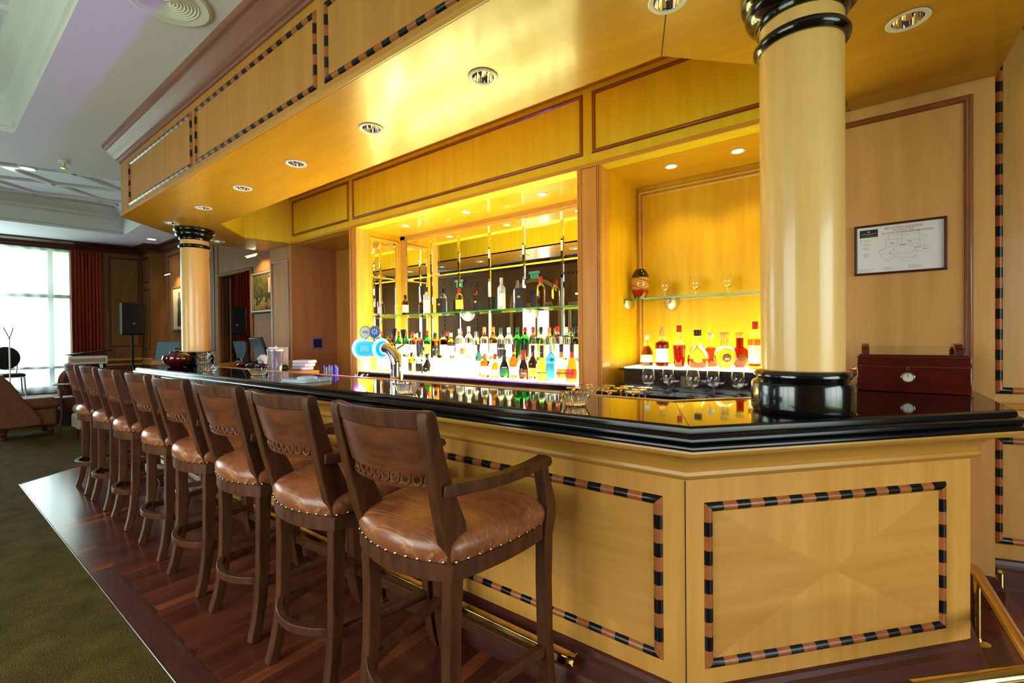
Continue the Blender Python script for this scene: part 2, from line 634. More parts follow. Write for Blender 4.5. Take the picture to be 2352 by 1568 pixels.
def frame(origin, d, s0, s1, z0, z1, wd, ht, stripes=0.0, mb=None, m0=0, m1=1):
    """rectangular half-round moulding on a vertical plane through origin with direction d (normal to its right)."""
    mb = mb or MB()
    d = Vector((d[0], d[1], 0)).normalized()
    n = Vector((d.y, -d.x, 0))
    O = Vector((origin[0], origin[1], 0))
    prof = [(-wd / 2 + wd * k / 6, ht * math.sin(PI * k / 6) ** 0.7 if 0 < k < 6 else 0.0) for k in range(7)]
    C = [(s0, z0), (s1, z0), (s1, z1), (s0, z1)]
    idx = 0
    for i in range(4):
        A, B = Vector(C[i]), Vector(C[(i + 1) % 4])
        t = (B - A).normalized()
        mm = Vector((-t.y, t.x))
        L = (B - A).length
        k = max(1, round(L / stripes)) if stripes else 1
        if stripes and k % 2 == 0:
            k += 1
        rows = []
        for q in range(k + 1):
            row = []
            for o, h in prof:
                u = L * q / k
                if q == 0:
                    u = o + wd / 2 - wd / 2
                if q == k:
                    u = L - o
                p = A + t * u + mm * o
                row.append(O + d * p.x + Vector((0, 0, p.y)) + n * h)
            rows.append(row)
        for q in range(k):
            mi = m0 if (q + i) % 2 == 0 or not stripes else m1
            for j in range(6):
                mb.quad(rows[q][j], rows[q + 1][j], rows[q + 1][j + 1], rows[q][j + 1], mi)
    return mb


# ================================================================ SETTING
# floor -------------------------------------------------------------
fl = struct('floor', MB().box(-14.5, 5.0, -3.2, 5.0, -0.10, 0.0), carpet)
WOODP = [(-6.46, 0.632), (4.6, 0.632), (4.6, 4.0), (-7.2, 4.0), (-7.6, 2.1)]
MB().prism(WOODP, 0.0, 0.004).build('timber_floor', planks, fl)
MB().prism([(-3.62, 0.628), (4.6, 0.628), (4.6, 0.735), (-3.60, 0.735)], 0.0, 0.0055).build('border_board', mat('border_plank', (0.055, 0.016, 0.012), 0.25, coat=0.3, grain=(1.5, 25, 1), col2=(0.10, 0.032, 0.020), gscale=2), fl)
MB().tube([(-7.6, 2.1, 0.004), (-6.46, 0.632, 0.004), (4.6, 0.632, 0.004)], 0.004, 6).build('edge_strip', satin, fl)

# ceiling -----------------------------------------------------------
ZC = 3.35
T1 = [(-6.33, 0.63), (1.5, 0.60), (1.5, -1.7), (-6.9, -1.7)]
T2 = [(-7.80, -1.0), (-7.43, 0.63), (-7.05, 2.33), (-10.87, 2.44), (-11.02, 0.92), (-11.3, -1.0)]
ceil = struct('ceiling', MB().poly([[(-14.5, -3.2), (5, -3.2), (5, 5), (-14.5, 5)], T1, T2], ZC)
              .box(-14.5, 5, -3.2, 5, ZC + 0.75, ZC + 0.8), ceilm)


def tray(loop, name, lat, ang):
    # walls with mouldings, path direction chosen so the profile steps into the recess
    prof = [(0.0, ZC), (0.0, ZC + 0.045), (0.02, ZC + 0.05), (0.02, ZC + 0.26), (0.04, ZC + 0.27), (0.06, ZC + 0.30),
            (0.06, ZC + 0.32), (0.12, ZC + 0.36), (0.16, ZC + 0.42), (0.16, ZC + 0.45)]
    o = MB().sweep(loop, prof, closed=True).build(name, ceilw, ceil)
    mb = MB()
    mb.poly([loop], ZC + 0.45, 0)
    mb.build('tray_panel', ceilm, ceil)
    c = Vector((sum(p[0] for p in loop) / len(loop), sum(p[1] for p in loop) / len(loop)))
    rb = MB()
    for a in (ang, ang + math.radians(62)):
        dv = Vector((math.cos(a), math.sin(a)))
        nv = Vector((-dv.y, dv.x))
        for k in range(-9, 10):
            # clip to the polygon
            p0 = c + nv * (k * lat)
            ts = []
            for i in range(len(loop)):
                A, B = Vector(loop[i]), Vector(loop[(i + 1) % len(loop)])
                e = B - A
                den = dv.x * e.y - dv.y * e.x
                if abs(den) < 1e-9:
                    continue
                q = A - p0
                t = (q.x * e.y - q.y * e.x) / den
                u = (q.x * dv.y - q.y * dv.x) / den
                if 0 <= u <= 1:
                    ts.append(t)
            if len(ts) >= 2:
                a_, b_ = p0 + dv * (min(ts) + .05), p0 + dv * (max(ts) - .05)
                rb.bar([(a_.x, a_.y, ZC + 0.435), (b_.x, b_.y, ZC + 0.435)], (0, 0, 1), 0.045, 0.05)
    rb.build('lattice_ribs', ceilw, ceil)


def ccw(L):
    a = sum(L[i][0] * L[(i + 1) % len(L)][1] - L[(i + 1) % len(L)][0] * L[i][1] for i in range(len(L)))
    return L if a > 0 else L[::-1]


tray(ccw(T1)[::-1], 'tray_moulding', 0.62, 0.3)
tray(ccw(T2)[::-1], 'tray_moulding', 0.72, 1.15)

# walls ---------------------------------------------------------------
YB, YN, YW = 3.10, 3.74, 3.25        # back bar face, niche back, wall with the fire plan
ZS = 2.65                            # soffit


def panel_frame(name, par, o, d, s0, s1, z0, z1, w=0.03, h=0.012, m=redwood):
    return frame(o, d, s0, s1, z0, z1, w, h).build(name, m, par)


# wall behind the bar (pier, bulkhead, niche backs)
wb = struct('wall_back', MB()
            .box(-6.02, -4.69, 3.76, 3.85, 0, ZS)
            .box(-4.69, -1.53, YN, YN + 0.1, 0, ZS)
            , maple_w)
MB().box(-1.53, -0.13, 3.78, 3.88, 0, ZS).build('niche_back', maple_n, wb)
MB().box(-6.613, -6.02, YB, 3.85, 0, ZS).build('pier', mat('pier_wood', (0.35, 0.160, 0.040), 0.5, spec=0.1, grain=(8, 8, 0.7), col2=(0.46, 0.225, 0.064), gscale=1.5), wb, bevel=0.004)
panel_frame('pier_moulding', wb, (0, YB), (1, 0), -6.56, -6.10, 1.12, 2.45, 0.028)
MB().box(-6.03, -0.10, YB, YB + 0.12, ZS, 3.34).build('bulkhead', maple_b, wb)
for a, b in ((-5.96, -4.70), (-4.60, -1.66), (-1.555, -0.2)):
    panel_frame('bulkhead_moulding', wb, (0, YB), (1, 0), a, b, 2.765, 3.20, 0.032, 0.014)
MB().box(-6.03, -0.10, YB - 0.012, YB, ZS, ZS + 0.03).build('bulkhead_lip', maple_m, wb)
MB().box(-6.10, -0.02, YB + 0.121, 3.9, ZS, ZS + 0.06).build('niche_ceiling', maple_s, wb)
# door inside the recess left of the bottles
MB().box(-5.35, -4.75, 3.735, 3.76, 0, 2.2).box(-5.42, -5.35, 3.72, 3.76, 0, 2.27).box(-5.42, -4.7, 3.72, 3.76, 2.2, 2.27).build('service_door', maple_w, wb, bevel=0.003)


def pilaster(x0, x1):
    mb = MB().box(x0, x1, YB, YB + 0.14, 0, ZS)
    wd = x1 - x0
    for q in range(3):
        mb.box(x0 + 0.004 + q * 0.013, x0 + 0.013 + q * 0.013, YB - 0.006 - 0.003 * q, YB, 0, ZS)
        mb.box(x1 - 0.013 - q * 0.013, x1 - 0.004 - q * 0.013, YB - 0.006 - 0.003 * q, YB, 0, ZS)
    return mb.build('pilaster', maple_v, wb, bevel=0.002)


pilaster(-4.69, -4.55)
pilaster(-1.70, -1.50)
# niche cheeks
MB().box(-4.69, -4.55, YB + 0.14, YN, 0, ZS).box(-1.70, -1.50, YB + 0.14, 3.78, 0, ZS).box(-0.16, -0.13, YB, 3.78, 0, ZS).build('niche_cheek', maple_n, wb)
MB().box(-4.55, -1.70, YN - 0.012, YN, 2.600, ZS).box(-4.55, -4.46, YN - 0.012, YN, 1.0, ZS).box(-4.46, -1.70, YN - 0.016, YN, 2.588, 2.612).box(-4.468, -4.444, YN - 0.016, YN, 1.0, 2.612).build('mirror_surround', maple_m, wb, bevel=0.002)
frame((0, 3.78), (1, 0), -1.44, -0.18, 1.05, 2.57, 0.022, 0.01).build('niche_moulding', maple_m, wb)
frame((0, 3.78), (1, 0), -1.47, -0.165, 1.02, 2.60, 0.03, 0.016).build('niche_moulding', maple_m, wb)


def mirror_tiles(o, d, xs, zs):
    mb = MB()
    d = Vector((d[0], d[1], 0)).normalized()
    n = Vector((d.y, -d.x, 0))
    O = Vector((o[0], o[1], 0))
    g, bv, e0, e1 = 0.0012, 0.018, 0.001, 0.0062
    for i in range(len(xs) - 1):
        for j in range(len(zs) - 1):
            a, b, c, e = xs[i] + g, xs[i + 1] - g, zs[j] + g, zs[j + 1] - g
            lo = [O + d * s + Vector((0, 0, z)) + n * e0 for s, z in ((a, c), (b, c), (b, e), (a, e))]
            hi = [O + d * s + Vector((0, 0, z)) + n * e1 for s, z in ((a + bv, c + bv), (b - bv, c + bv), (b - bv, e - bv), (a + bv, e - bv))]
            mb.quad(*hi)
            for k in range(4):
                mb.quad(lo[k], lo[(k + 1) % 4], hi[(k + 1) % 4], hi[k])
    return mb.build('mirror_tiles', mirror, wb, smooth=False)


mirror_tiles((0, YN), (1, 0), [-4.444 + 0.4475 * k for k in range(6)] + [-1.70], [1.20, 1.66, 2.12, 2.585])
mirror_tiles((-4.55, 0), (0, 1), [3.30, 3.42, 3.66], [1.20, 1.66, 2.12, 2.55])
frame((-4.55, 0), (0, 1), 3.275, 3.69, 1.18, 2.575, 0.03, 0.01).build('side_mirror_surround', maple_m, wb)

# wall with the fire plan, on the right
wr = struct('wall_right', MB().box(-0.13, 0.555, YW, 3.9, 0, ZS + 0.1), maple_p)
panel_frame('wall_moulding', wr, (0, YW), (1, 0), -0.10, 0.462, 1.16, 2.572, 0.036, 0.016)
SKP = [(0.0, 0.0), (0.03, 0.0), (0.03, 0.11), (0.022, 0.118), (0.022, 0.125), (0.012, 0.155), (0.0, 0.162)]
ENDP = Vector((0.555, 3.52))
ENDD = Vector((0.963, 0.269))
e2 = ENDP + ENDD * 4.6
wr2 = struct('wall_end', MB().prism([(ENDP.x - 0.2, ENDP.y - .05), (e2.x, e2.y), (e2.x, e2.y + 0.15), (ENDP.x - .2, ENDP.y + 0.12)], 0, ZC), maple_w)
frame((ENDP.x, ENDP.y), ENDD, 0.065, 1.4, 1.07, 3.0, 0.036, 0.014, 0.055).build('striped_inlay', [inlay_black, inlay_red], wr2)
frame((ENDP.x, ENDP.y), ENDD, 0.065, 1.4, 0.26, 0.80, 0.036, 0.014, 0.055).build('striped_inlay', [inlay_black, inlay_red], wr2)
rl = MB()
rail_p = [(0.0, 0.88), (0.02, 0.885), (0.02, 0.905), (0.008, 0.91), (0.008, 0.965), (0.024, 0.975), (0.03, 0.99), (0.02, 1.0), (0.0, 1.005)]
rl.sweep([(ENDP.x, ENDP.y), (e2.x, e2.y)], rail_p)
rl.build('chair_rail', maple_m, wr2)
struct('baseboard_right', MB().sweep([(0.0, YW), (0.555, YW), (0.555, 3.55)], SKP), mahog)
struct('baseboard_end', MB().sweep([(0.57, 3.525), (e2.x, e2.y)], SKP), mahog)

# far wall (window wall), rotated a little against the bar
FD = Vector((0.1795, 0.9838))
FO = Vector((WX(0), 0))


def fw(s, z, off=0.0):      # point on far wall: s along, off into the room
    p = FO + FD * s + Vector((FD.y, -FD.x)) * off
    return Vector((p.x, p.y, z))


def fbox(mb, s0, s1, z0, z1, o0, o1, m=0):
    v = [fw(s, z, o) for s in (s0, s1) for o in (o0, o1) for z in (z0, z1)]
    return mb.add(v, [(0, 1, 3, 2), (4, 6, 7, 5), (0, 4, 5, 1), (2, 3, 7, 6), (0, 2, 6, 4), (1, 5, 7, 3)], m)


# window opening s from -2.2 to 2.02, z 0.45 to 3.2
wl = MB()
fbox(wl, -3.3, -2.2, 0, ZC, -0.15, 0)
fbox(wl, 2.02, 3.06, 0, ZC, -0.15, 0)
fbox(wl, -2.2, 2.02, 3.2, ZC, -0.15, 0)
fbox(wl, -2.2, 2.02, 0, 0.45, -0.15, 0)
wl = struct('wall_left', wl, darkwood)
frame(FO, FD, 2.555, 3.02, 1.28, 3.10, 0.035, 0.012).build('wall_moulding', mahog, wl)
frame(FO, FD, 2.555, 3.02, 0.40, 0.82, 0.035, 0.012).build('wall_moulding', mahog, wl)
mbc = MB()
fbox(mbc, 2.45, 3.06, 0.98, 1.02, 0, 0.03)
fbox(mbc, 2.45, 3.06, 0.88, 0.91, 0, 0.025)
mbc.build('chair_rail', maple_m, wl)
wf = MB()
for s in (-2.2, -0.9, 0.42, 1.70):
    fbox(wf, s - 0.035, s + 0.035, 0.45, 3.2, -0.12, -0.04)
fbox(wf, 1.96, 2.02, 0.45, 3.2, -0.12, -0.02)
for z in (0.45, 2.23, 3.14):
    fbox(wf, -2.2, 2.02, z, z + 0.07, -0.12, -0.04)
w1 = struct('window_1', wf, mat('window_frame_grey', (0.16, 0.22, 0.22), 0.4))
gl = MB()
fbox(gl, -2.2, 2.02, 0.46, 3.19, -0.085, -0.08)
gl.build('pane', glass_pane, w1)
sb = MB()
fbox(sb, -2.25, 2.06, 0.86, 0.91, -0.14, 0.02)
sb.build('sill', white, w1)
fbm = MB()
fbox(fbm, -3.3, 3.06, 0.0, 0.15, 0, 0.03)
struct('baseboard_left', fbm, mahog)

# short return and long wall beyond the bar, on the line of the bar wall
A0 = fw(3.06, 0)
ws = struct('wall_side', MB()
            .prism([(A0.x - 0.1, 3.02), (-11.55, 3.02), (-11.46, 3.24), (-8.80, 3.24), (-8.80, 3.36), (-7.46, 3.36), (-7.46, 3.24), (-6.5, 3.24), (-6.5, 3.50), (-12.4, 3.50), (-12.4, 3.02)], 0, ZC), darkwood)
frame((0, 3.24), (1, 0), -11.25, -10.0, 1.20, 3.1, 0.035, 0.012).build('wall_moulding', mahog, ws)
frame((0, 3.24), (1, 0), -9.75, -8.95, 1.20, 3.1, 0.035, 0.012).build('wall_moulding', mahog, ws)
frame((0, 3.02), (1, 0), -12.05, -11.62, 1.20, 2.45, 0.03, 0.012).build('wall_moulding', mahog, ws)
frame((0, 3.02), (1, 0), -12.05, -11.62, 2.6, 3.1, 0.03, 0.012).build('wall_moulding', mahog, ws)
MB().prism([(-8.76, 3.312), (-7.50, 3.214), (-7.50, 3.234), (-8.76, 3.332)], 0.9, 2.47).box(-8.79, -7.47, 3.25, 3.35, 2.47, ZC, 1).box(-8.79, -7.47, 3.25, 3.35, 0, 0.9, 1).build('mirror_panel', [mat('dark_mirror', (0.50, 0.48, 0.46), 0.02, metal=1), darkwood], ws)
frame((0, 3.24), (1, 0), -8.74, -7.51, 0.88, 2.49, 0.06, 0.03).build('mirror_frame', darkwood, ws)
MB().sweep([(A0.x, 3.02), (-11.55, 3.02), (-11.46, 3.24), (-6.6, 3.24)], [(0, 0.88), (0.02, 0.885), (0.02, 0.91), (0.01, 0.92), (0.01, 0.98), (0.03, 1.0), (0.0, 1.02)]).build('chair_rail', maple_m, ws)
CRP = [(0.0, ZC - 0.16), (0.02, ZC - 0.16), (0.03, ZC - 0.13), (0.05, ZC - 0.12), (0.07, ZC - 0.08), (0.11, ZC - 0.05), (0.13, ZC - 0.04), (0.15, ZC - 0.02), (0.15, ZC), (0, ZC)]
struct('trim_1', MB().sweep([tuple(fw(-3.3, 0))[:2], tuple(fw(3.06, 0))[:2], (-11.55, 3.02), (-11.46, 3.24), (-6.2, 3.24)], CRP), mahog)
struct('baseboard_side', MB().sweep([(A0.x, 3.02), (-11.55, 3.02), (-11.46, 3.24), (-6.6, 3.24)], SKP), mahog)

# wall behind the camera: panelled, with tall openings to the daylight
YF = -2.3
ff = MB()
for x0, x1 in ((-14.2, -7.05), (-6.15, -4.3), (-0.9, 5.0)):
    ff.box(x0, x1, YF - 0.15, YF, 0, ZC)
ff.box(-7.05, -6.15, YF - 0.15, YF, 2.2, ZC)
ff.box(-4.3, -0.9, YF - 0.15, YF, 2.8, ZC).box(-4.3, -0.9, YF - 0.15, YF, 0, 0.4)
wfront = struct('wall_front', ff, darkwood)
for x0, x1 in ((-11.6, -10.3), (-9.9, -8.6), (-5.75, -4.5)):
    frame((0, YF), (-1, 0), -x1, -x0, 1.1, 2.95, 0.036, 0.014, 0.06).build('striped_inlay', [inlay_black, inlay_red], wfront)
for cx, hw in ((-6.6, 0.75), (-8.25, 0.0)):
    if hw:
        ar = MB()
        pts = [(cx - hw, YF + 0.02, 0)] + [(cx - hw * math.cos(PI * k / 16), YF + 0.02, 2.25 + hw * 0.8 * math.sin(PI * k / 16)) for k in range(17)] + [(cx + hw, YF + 0.02, 0)]
        ar.bar(pts, (0, 1, 0), 0.05, 0.09)
        ar.box(cx - hw, cx + hw, YF, YF + 0.04, 2.2, 2.27)
        ar.build('arch_moulding', maple_w, wfront)
struct('trim_2', MB().sweep([(5, YF), (-14.2, YF)], CRP), mahog)
d1 = struct('door_1', MB().box(-7.05, -6.98, YF - 0.1, YF - 0.04, 0, 2.2).box(-6.22, -6.15, YF - 0.1, YF - 0.04, 0, 2.2).box(-6.63, -6.57, YF - 0.1, YF - 0.04, 0, 2.2).box(-6.98, -6.22, YF - 0.1, YF - 0.04, 0, 0.25).box(-6.98, -6.22, YF - 0.1, YF - 0.04, 2.1, 2.2), maple_w)
MB().box(-6.98, -6.22, YF - 0.075, YF - 0.07, 0.25, 2.1).build('pane', glass_pane, d1)
w2 = MB().box(-4.3, -0.9, YF - 0.12, YF - 0.05, 0.4, 0.47).box(-4.3, -0.9, YF - 0.12, YF - 0.05, 2.73, 2.8)
for x in (-4.3, -3.19, -2.08, -0.97):
    w2.box(x, x + 0.07, YF - 0.12, YF - 0.05, 0.4, 2.8)
w2 = struct('window_2', w2, white)
MB().box(-4.29, -0.91, YF - 0.09, YF - 0.085, 0.41, 2.79).build('pane', glass_pane, w2)
# wall beyond the frame on the right, with its window
we = MB().box(4.45, 4.6, YF, -1.5, 0, ZC).box(4.45, 4.6, 2.3, 5.0, 0, ZC).box(4.45, 4.6, -1.5, 2.3, 0, 0.4).box(4.45, 4.6, -1.5, 2.3, 2.8, ZC)
we = struct('wall_east', we, darkwood)
w3 = MB().box(4.47, 4.55, -1.5, 2.3, 0.4, 0.47).box(4.47, 4.55, -1.5, 2.3, 2.73, 2.8)
for y in (-1.5, -0.23, 1.03, 2.23):
    w3.box(4.47, 4.55, y, y + 0.07, 0.4, 2.8)
w3 = struct('window_3', w3, white)
MB().box(4.5, 4.505, -1.49, 2.29, 0.41, 2.79).build('pane', glass_pane, w3)

# ================================================================ BAR CANOPY
CF = [(-6.78, 3.10), (-6.78, 2.23), (-6.00, 1.335), (-0.39, 1.335), (0.55, 2.33), (0.55, 3.30)]
HOLE = [(-5.575, 2.075), (-0.70, 2.075), (-0.15, 2.64), (-0.15, 3.10), (-6.03, 3.10), (-6.127, 2.56)]
can = thing('bar_canopy', 'maple wood canopy hanging over the whole bar, with striped inlay on its face', 'canopy', (-3.2, 1.335, 2.65))


def inpar(o, par):
    """parent keeping world coordinates baked in the mesh."""
    o.data.transform(Matrix.Rotation(-par.rotation_euler.z, 4, 'Z') @ Matrix.Translation(-par.location))
    o.parent = par
    return o


def C(mb, name, mats, par, **k):
    return inpar(mb.build(name, mats, **k), par)


CB = CF + [(0.55, 3.30)]
OUT = CF[:-1] + [(0.55, 3.24), (-0.03, 3.24), (-0.03, 3.10)]
DL = [(-0.563, 1.746), (-1.443, 1.70), (-2.329, 1.70), (-3.215, 1.70), (-4.086, 1.70), (-4.983, 1.72), (-5.89, 1.73), (-6.52, 2.42), (0.173, 2.45)]
LH = [[(x + 0.055 * math.cos(2 * PI * k / 20), y + 0.055 * math.sin(2 * PI * k / 20)) for k in range(20)] for x, y in DL]
C(MB().prism(OUT, ZS, ZS + 0.02, holes=[HOLE] + LH), 'soffit', maple_s, can)
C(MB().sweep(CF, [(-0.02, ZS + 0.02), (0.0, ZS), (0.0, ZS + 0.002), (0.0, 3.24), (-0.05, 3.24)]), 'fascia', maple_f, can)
C(MB().sweep(CF, [(0.0, ZS + 0.001), (0.010, ZS + 0.001), (0.010, ZS + 0.028), (0.004, ZS + 0.034), (0.0, ZS + 0.034)]), 'edge_bead', maple_m, can)
CRW = [(0.0, 3.195), (0.012, 3.195), (0.018, 3.21), (0.032, 3.215), (0.034, 3.232), (0.055, 3.245), (0.075, 3.275), (0.105, 3.30),
       (0.108, 3.312), (0.128, 3.318), (0.132, 3.335), (0.140, 3.35)]
C(MB().sweep(CF, CRW), 'crown_moulding', crownwood, can)
# inner faces of the light recess and its lid
rec = MB()
for i in (0, 1, 2, 5, 4):
    a, b = HOLE[i], HOLE[(i + 1) % 6]
    if i == 3:
        continue
    if not (a[1] > 3.09 and b[1] > 3.09):
        rec.quad((*a, ZS), (*b, ZS), (*b, 3.25), (*a, 3.25))
C(rec, 'recess_lining', maple_b, can)
C(MB().poly([HOLE], 3.25), 'recess_lid', maple_s, can)
for a, b in ((-5.69, -4.08), (-3.98, -2.31), (-2.20, -0.50)):
    o = frame((0, 1.335), (1, 0), a, b, 2.735, 3.122, 0.034, 0.013, 0.058).build('striped_inlay', [inlay_black, inlay_red])
    inpar(o, can)
dd = Vector((0.94, 0.995)).normalized()
inpar(frame((-0.39, 1.335), dd, 0.12, 1.25, 2.735, 3.122, 0.034, 0.013, 0.058).build('striped_inlay', [inlay_black, inlay_red]), can)
C(MB().bar([(-0.70, 2.075, ZS - 0.0006), (-0.40, 1.345, ZS - 0.0006)], (0, 0, 1), 0.001, 0.004), 'joint_line', plastic_k, can)

# ================================================================ BAR COUNTER
CO = [(-6.90, 2.95), (-6.90, 2.42), (-6.06, 1.455), (-0.407, 1.455), (0.46, 2.43), (0.46, 3.245)]
CI = [(-6.40, 2.95), (-6.40, 2.62), (-5.84, 1.96), (-0.62, 1.96), (-0.04, 2.61), (-0.04, 3.245)]
ZB = 1.10
bar = thing('bar_counter', 'long maple bar counter with black stone top, running under the canopy', 'bar counter', (-3.0, 1.6, 0))
C(MB().prism(CO + CI[::-1], 1.055, ZB), 'stone_top', stone, bar)
STP = [(-0.004, 1.1003), (0.004, 1.0985), (0.010, 1.094), (0.012, 1.085), (0.012, 1.078), (0.020, 1.076), (0.028, 1.071), (0.032, 1.064), (0.032, 1.056),
       (0.027, 1.050), (0.023, 1.048), (0.030, 1.046), (0.035, 1.041), (0.036, 1.035), (0.033, 1.029), (0.026, 1.026), (-0.08, 1.026)]
C(MB().sweep(CO, STP), 'stone_edge', stone_edge, bar)
COV = [(0.018, 1.026), (0.020, 1.018), (0.016, 1.008), (0.004, 1.000), (-0.008, 0.999), (-0.012, 0.996), (-0.036, 0.990), (-0.058, 0.976), (-0.074, 0.958),
       (-0.083, 0.940), (-0.086, 0.934), (-0.080, 0.930), (-0.078, 0.918), (-0.084, 0.908), (-0.100, 0.900), (-0.106, 0.896)]
C(MB().sweep(CO, COV), 'cove_moulding', maple_m, bar)
PO = 0.105
body = MB().sweep(CO, [(-PO, 1.03), (-PO, 0.0)])
C(body, 'front_panel', maple_v, bar)
C(MB().sweep([(p[0], p[1]) for p in CI], [(0.03, 0.0), (0.03, 1.06)]), 'back_panel', maple_v, bar)
C(MB().box(-6.795, -6.42, 2.94, 2.95, 0, 1.055), 'end_panel', maple_v, bar)
C(MB().sweep(CO, [(-PO, 0.195), (-PO + 0.012, 0.190), (-PO + 0.016, 0.172), (-PO + 0.03, 0.160), (-PO + 0.034, 0.115), (-PO + 0.05, 0.105), (-PO + 0.055, 0.09), (-PO + 0.055, 0.0)]), 'skirting', mahog, bar)
# wooden strip along the back edge of the stone
C(MB().sweep(CI, [(0.0, 1.1005), (0.0, 1.104), (-0.028, 1.104), (-0.030, 1.09), (-0.030, 1.05)]), 'back_edge_strip', maple_m, bar)
for a, b in ((-2.20, -0.548), (-3.95, -2.32), (-5.80, -4.07)):
    inpar(frame((0, 1.56), (1, 0), a, b, 0.275, 0.812, 0.034, 0.013, 0.054).build('striped_inlay', [inlay_black, inlay_red]), bar)
# matched veneer inside the frames: four triangles with the grain turned
PC = Vector((-0.455, 1.56))
PD = (Vector((0.46, 2.43)) - Vector((-0.407, 1.455))).normalized()
PNn = Vector((PD.y, -PD.x))


def veneer(O, d, n, s0, s1, z0, z1):
    P = lambda s, z: (O.x + d.x * s + n.x * 0.001, O.y + d.y * s + n.y * 0.001, z)
    c = P((s0 + s1) / 2, (z0 + z1) / 2)
    q = [P(s0, z0), P(s1, z0), P(s1, z1), P(s0, z1)]
    mb = MB()
    for i in range(4):
        mb.add([q[i], q[(i + 1) % 4], c], [(0, 1, 2)], i % 2)
    return mb


C(veneer(PC, PD, PNn, 0.085, 1.08, 0.27, 0.80), 'matched_veneer', [maple_v, maple_h], bar)
for a, b in ((-2.20, -0.548), (-3.95, -2.32), (-5.80, -4.07)):
    C(veneer(Vector((0, 1.56)), Vector((1, 0)), Vector((0, -1)), a, b, 0.275, 0.812), 'matched_veneer', [maple_v, maple_h], bar)
inpar(frame(PC, PD, 0.085, 1.08, 0.268, 0.800, 0.034, 0.013, 0.054).build('striped_inlay', [inlay_black, inlay_red]), bar)
# mitre joints in the stone and in the corner of the front
C(MB().bar([(-0.409, 1.450, 1.1004), (-0.61, 1.95, 1.1004)], (0, 0, 1), 0.0006, 0.003), 'joint_line', mat('joint_tan', (0.20, 0.12, 0.05), 0.5), bar)
C(MB().tube([(-0.4555, 1.5585, 0.20), (-0.4555, 1.5585, 0.895)], 0.0018, 6), 'joint_line', plastic_k, bar)

# brass foot rail along the front of the bar
FY = 1.482
fr = thing('foot_rail', 'square brass foot rail running low along the front of the bar', 'foot rail', (-3.2, FY, 0))
C(MB().box(-5.9, -0.86, FY - 0.02, FY + 0.02, 0.150, 0.190), 'rail', brass, fr, bevel=0.006)
C(MB().tube([(-0.86, FY, 0.170), (-0.835, FY, 0.170)], 0.024, 16).tube([(-0.835, FY, 0.170), (-0.83, FY, 0.170)], 0.030, 16), 'end_cap', brass, fr)
for x in (-0.98, -2.0, -3.0, -4.0, -5.0):
    C(MB().tube([(x, FY, 0.16), (x, FY, 0.012)], 0.014, 10).lathe([(0, 0.014), (0.02, 0.014), (0.035, 0.006), (0.035, 0.0)], (x, FY, 0.006), 16)
      .tube([(x, FY, 0.17), (x, 1.515, 0.17)], 0.012, 10), 'bracket', brass, fr)

# ================================================================ COLUMNS
def column(x, y, r, label):
    t = thing('column', label, 'column', (x, y, ZB), 0, 'maple columns standing on the bar')
    sh = MB().lathe([(r, 0.14), (r, 1.54)], seg=48)
    sh.build('shaft', maple_c, t)
    k = r / 0.1335
    bp = [(0, 0.0005), (0.160, 0.0005), (0.166, 0.010), (0.167, 0.020), (0.167, 0.095), (0.163, 0.108), (0.152, 0.114), (0.146, 0.118),
          (0.150, 0.122), (0.157, 0.130), (0.157, 0.140), (0.150, 0.150), (0.140, 0.153), (0.130, 0.153)]
    MB().lathe([(a * k, b) for a, b in bp], seg=48).build('base', black_lacq, t)
    rp_ = [(0.130, 1.325), (0.142, 1.325), (0.150, 1.332), (0.155, 1.342), (0.155, 1.352), (0.149, 1.362), (0.140, 1.368), (0.130, 1.368)]
    MB().lathe([(a * k, b) for a, b in rp_], seg=48).build('neck_ring', black_lacq, t)
    cp = [(0.130, 1.415), (0.142, 1.417), (0.148, 1.426), (0.149, 1.434), (0.144, 1.440), (0.152, 1.444), (0.166, 1.452), (0.178, 1.466), (0.183, 1.482),
          (0.180, 1.494), (0.172, 1.500), (0.182, 1.506), (0.192, 1.516), (0.196, 1.530), (0.192, 1.544), (0.180, 1.5495), (0, 1.5495)]
    MB().lathe([(a * k, b) for a, b in cp], seg=48).build('capital', black_lacq, t)
    return t


column(-0.159, 1.994, 0.1335, 'thick maple column on the near end of the bar, beside the dark red humidor')
column(-6.06, 2.0, 0.138, 'maple column on the far end of the bar, behind the round maroon pot')

# ================================================================ DOWNLIGHTS
def downlight(x, y, z, label, on, group, par_r=0.052, off_dir=0):
    t = thing('downlight', label, 'downlight', (x, y, z), 0, group)
    r = par_r
    MB().lathe([(r * 1.0, 0.0), (r * 1.36, -0.001), (r * 1.40, -0.005), (r * 1.30, -0.008), (r * 1.05, -0.006), (r, -0.002)], seg=28).build('trim_ring', plastic_w, t)
    if on:
        MB().lathe([(0, -0.002), (r, -0.002)], seg=20).build('lamp', bulb, t)
    else:
        MB().lathe([(r, -0.002), (r * 0.97, 0.02), (r * 0.85, 0.045), (r * 0.62, 0.075), (r * 0.45, 0.09)], seg=28).build('reflector', chrome, t)
        MB().lathe([(0, 0.088), (r * 0.45, 0.088)], seg=16).build('dark_lamp', mat('lamp_off', (0.10, 0.10, 0.10), 0.3), t)
    return t


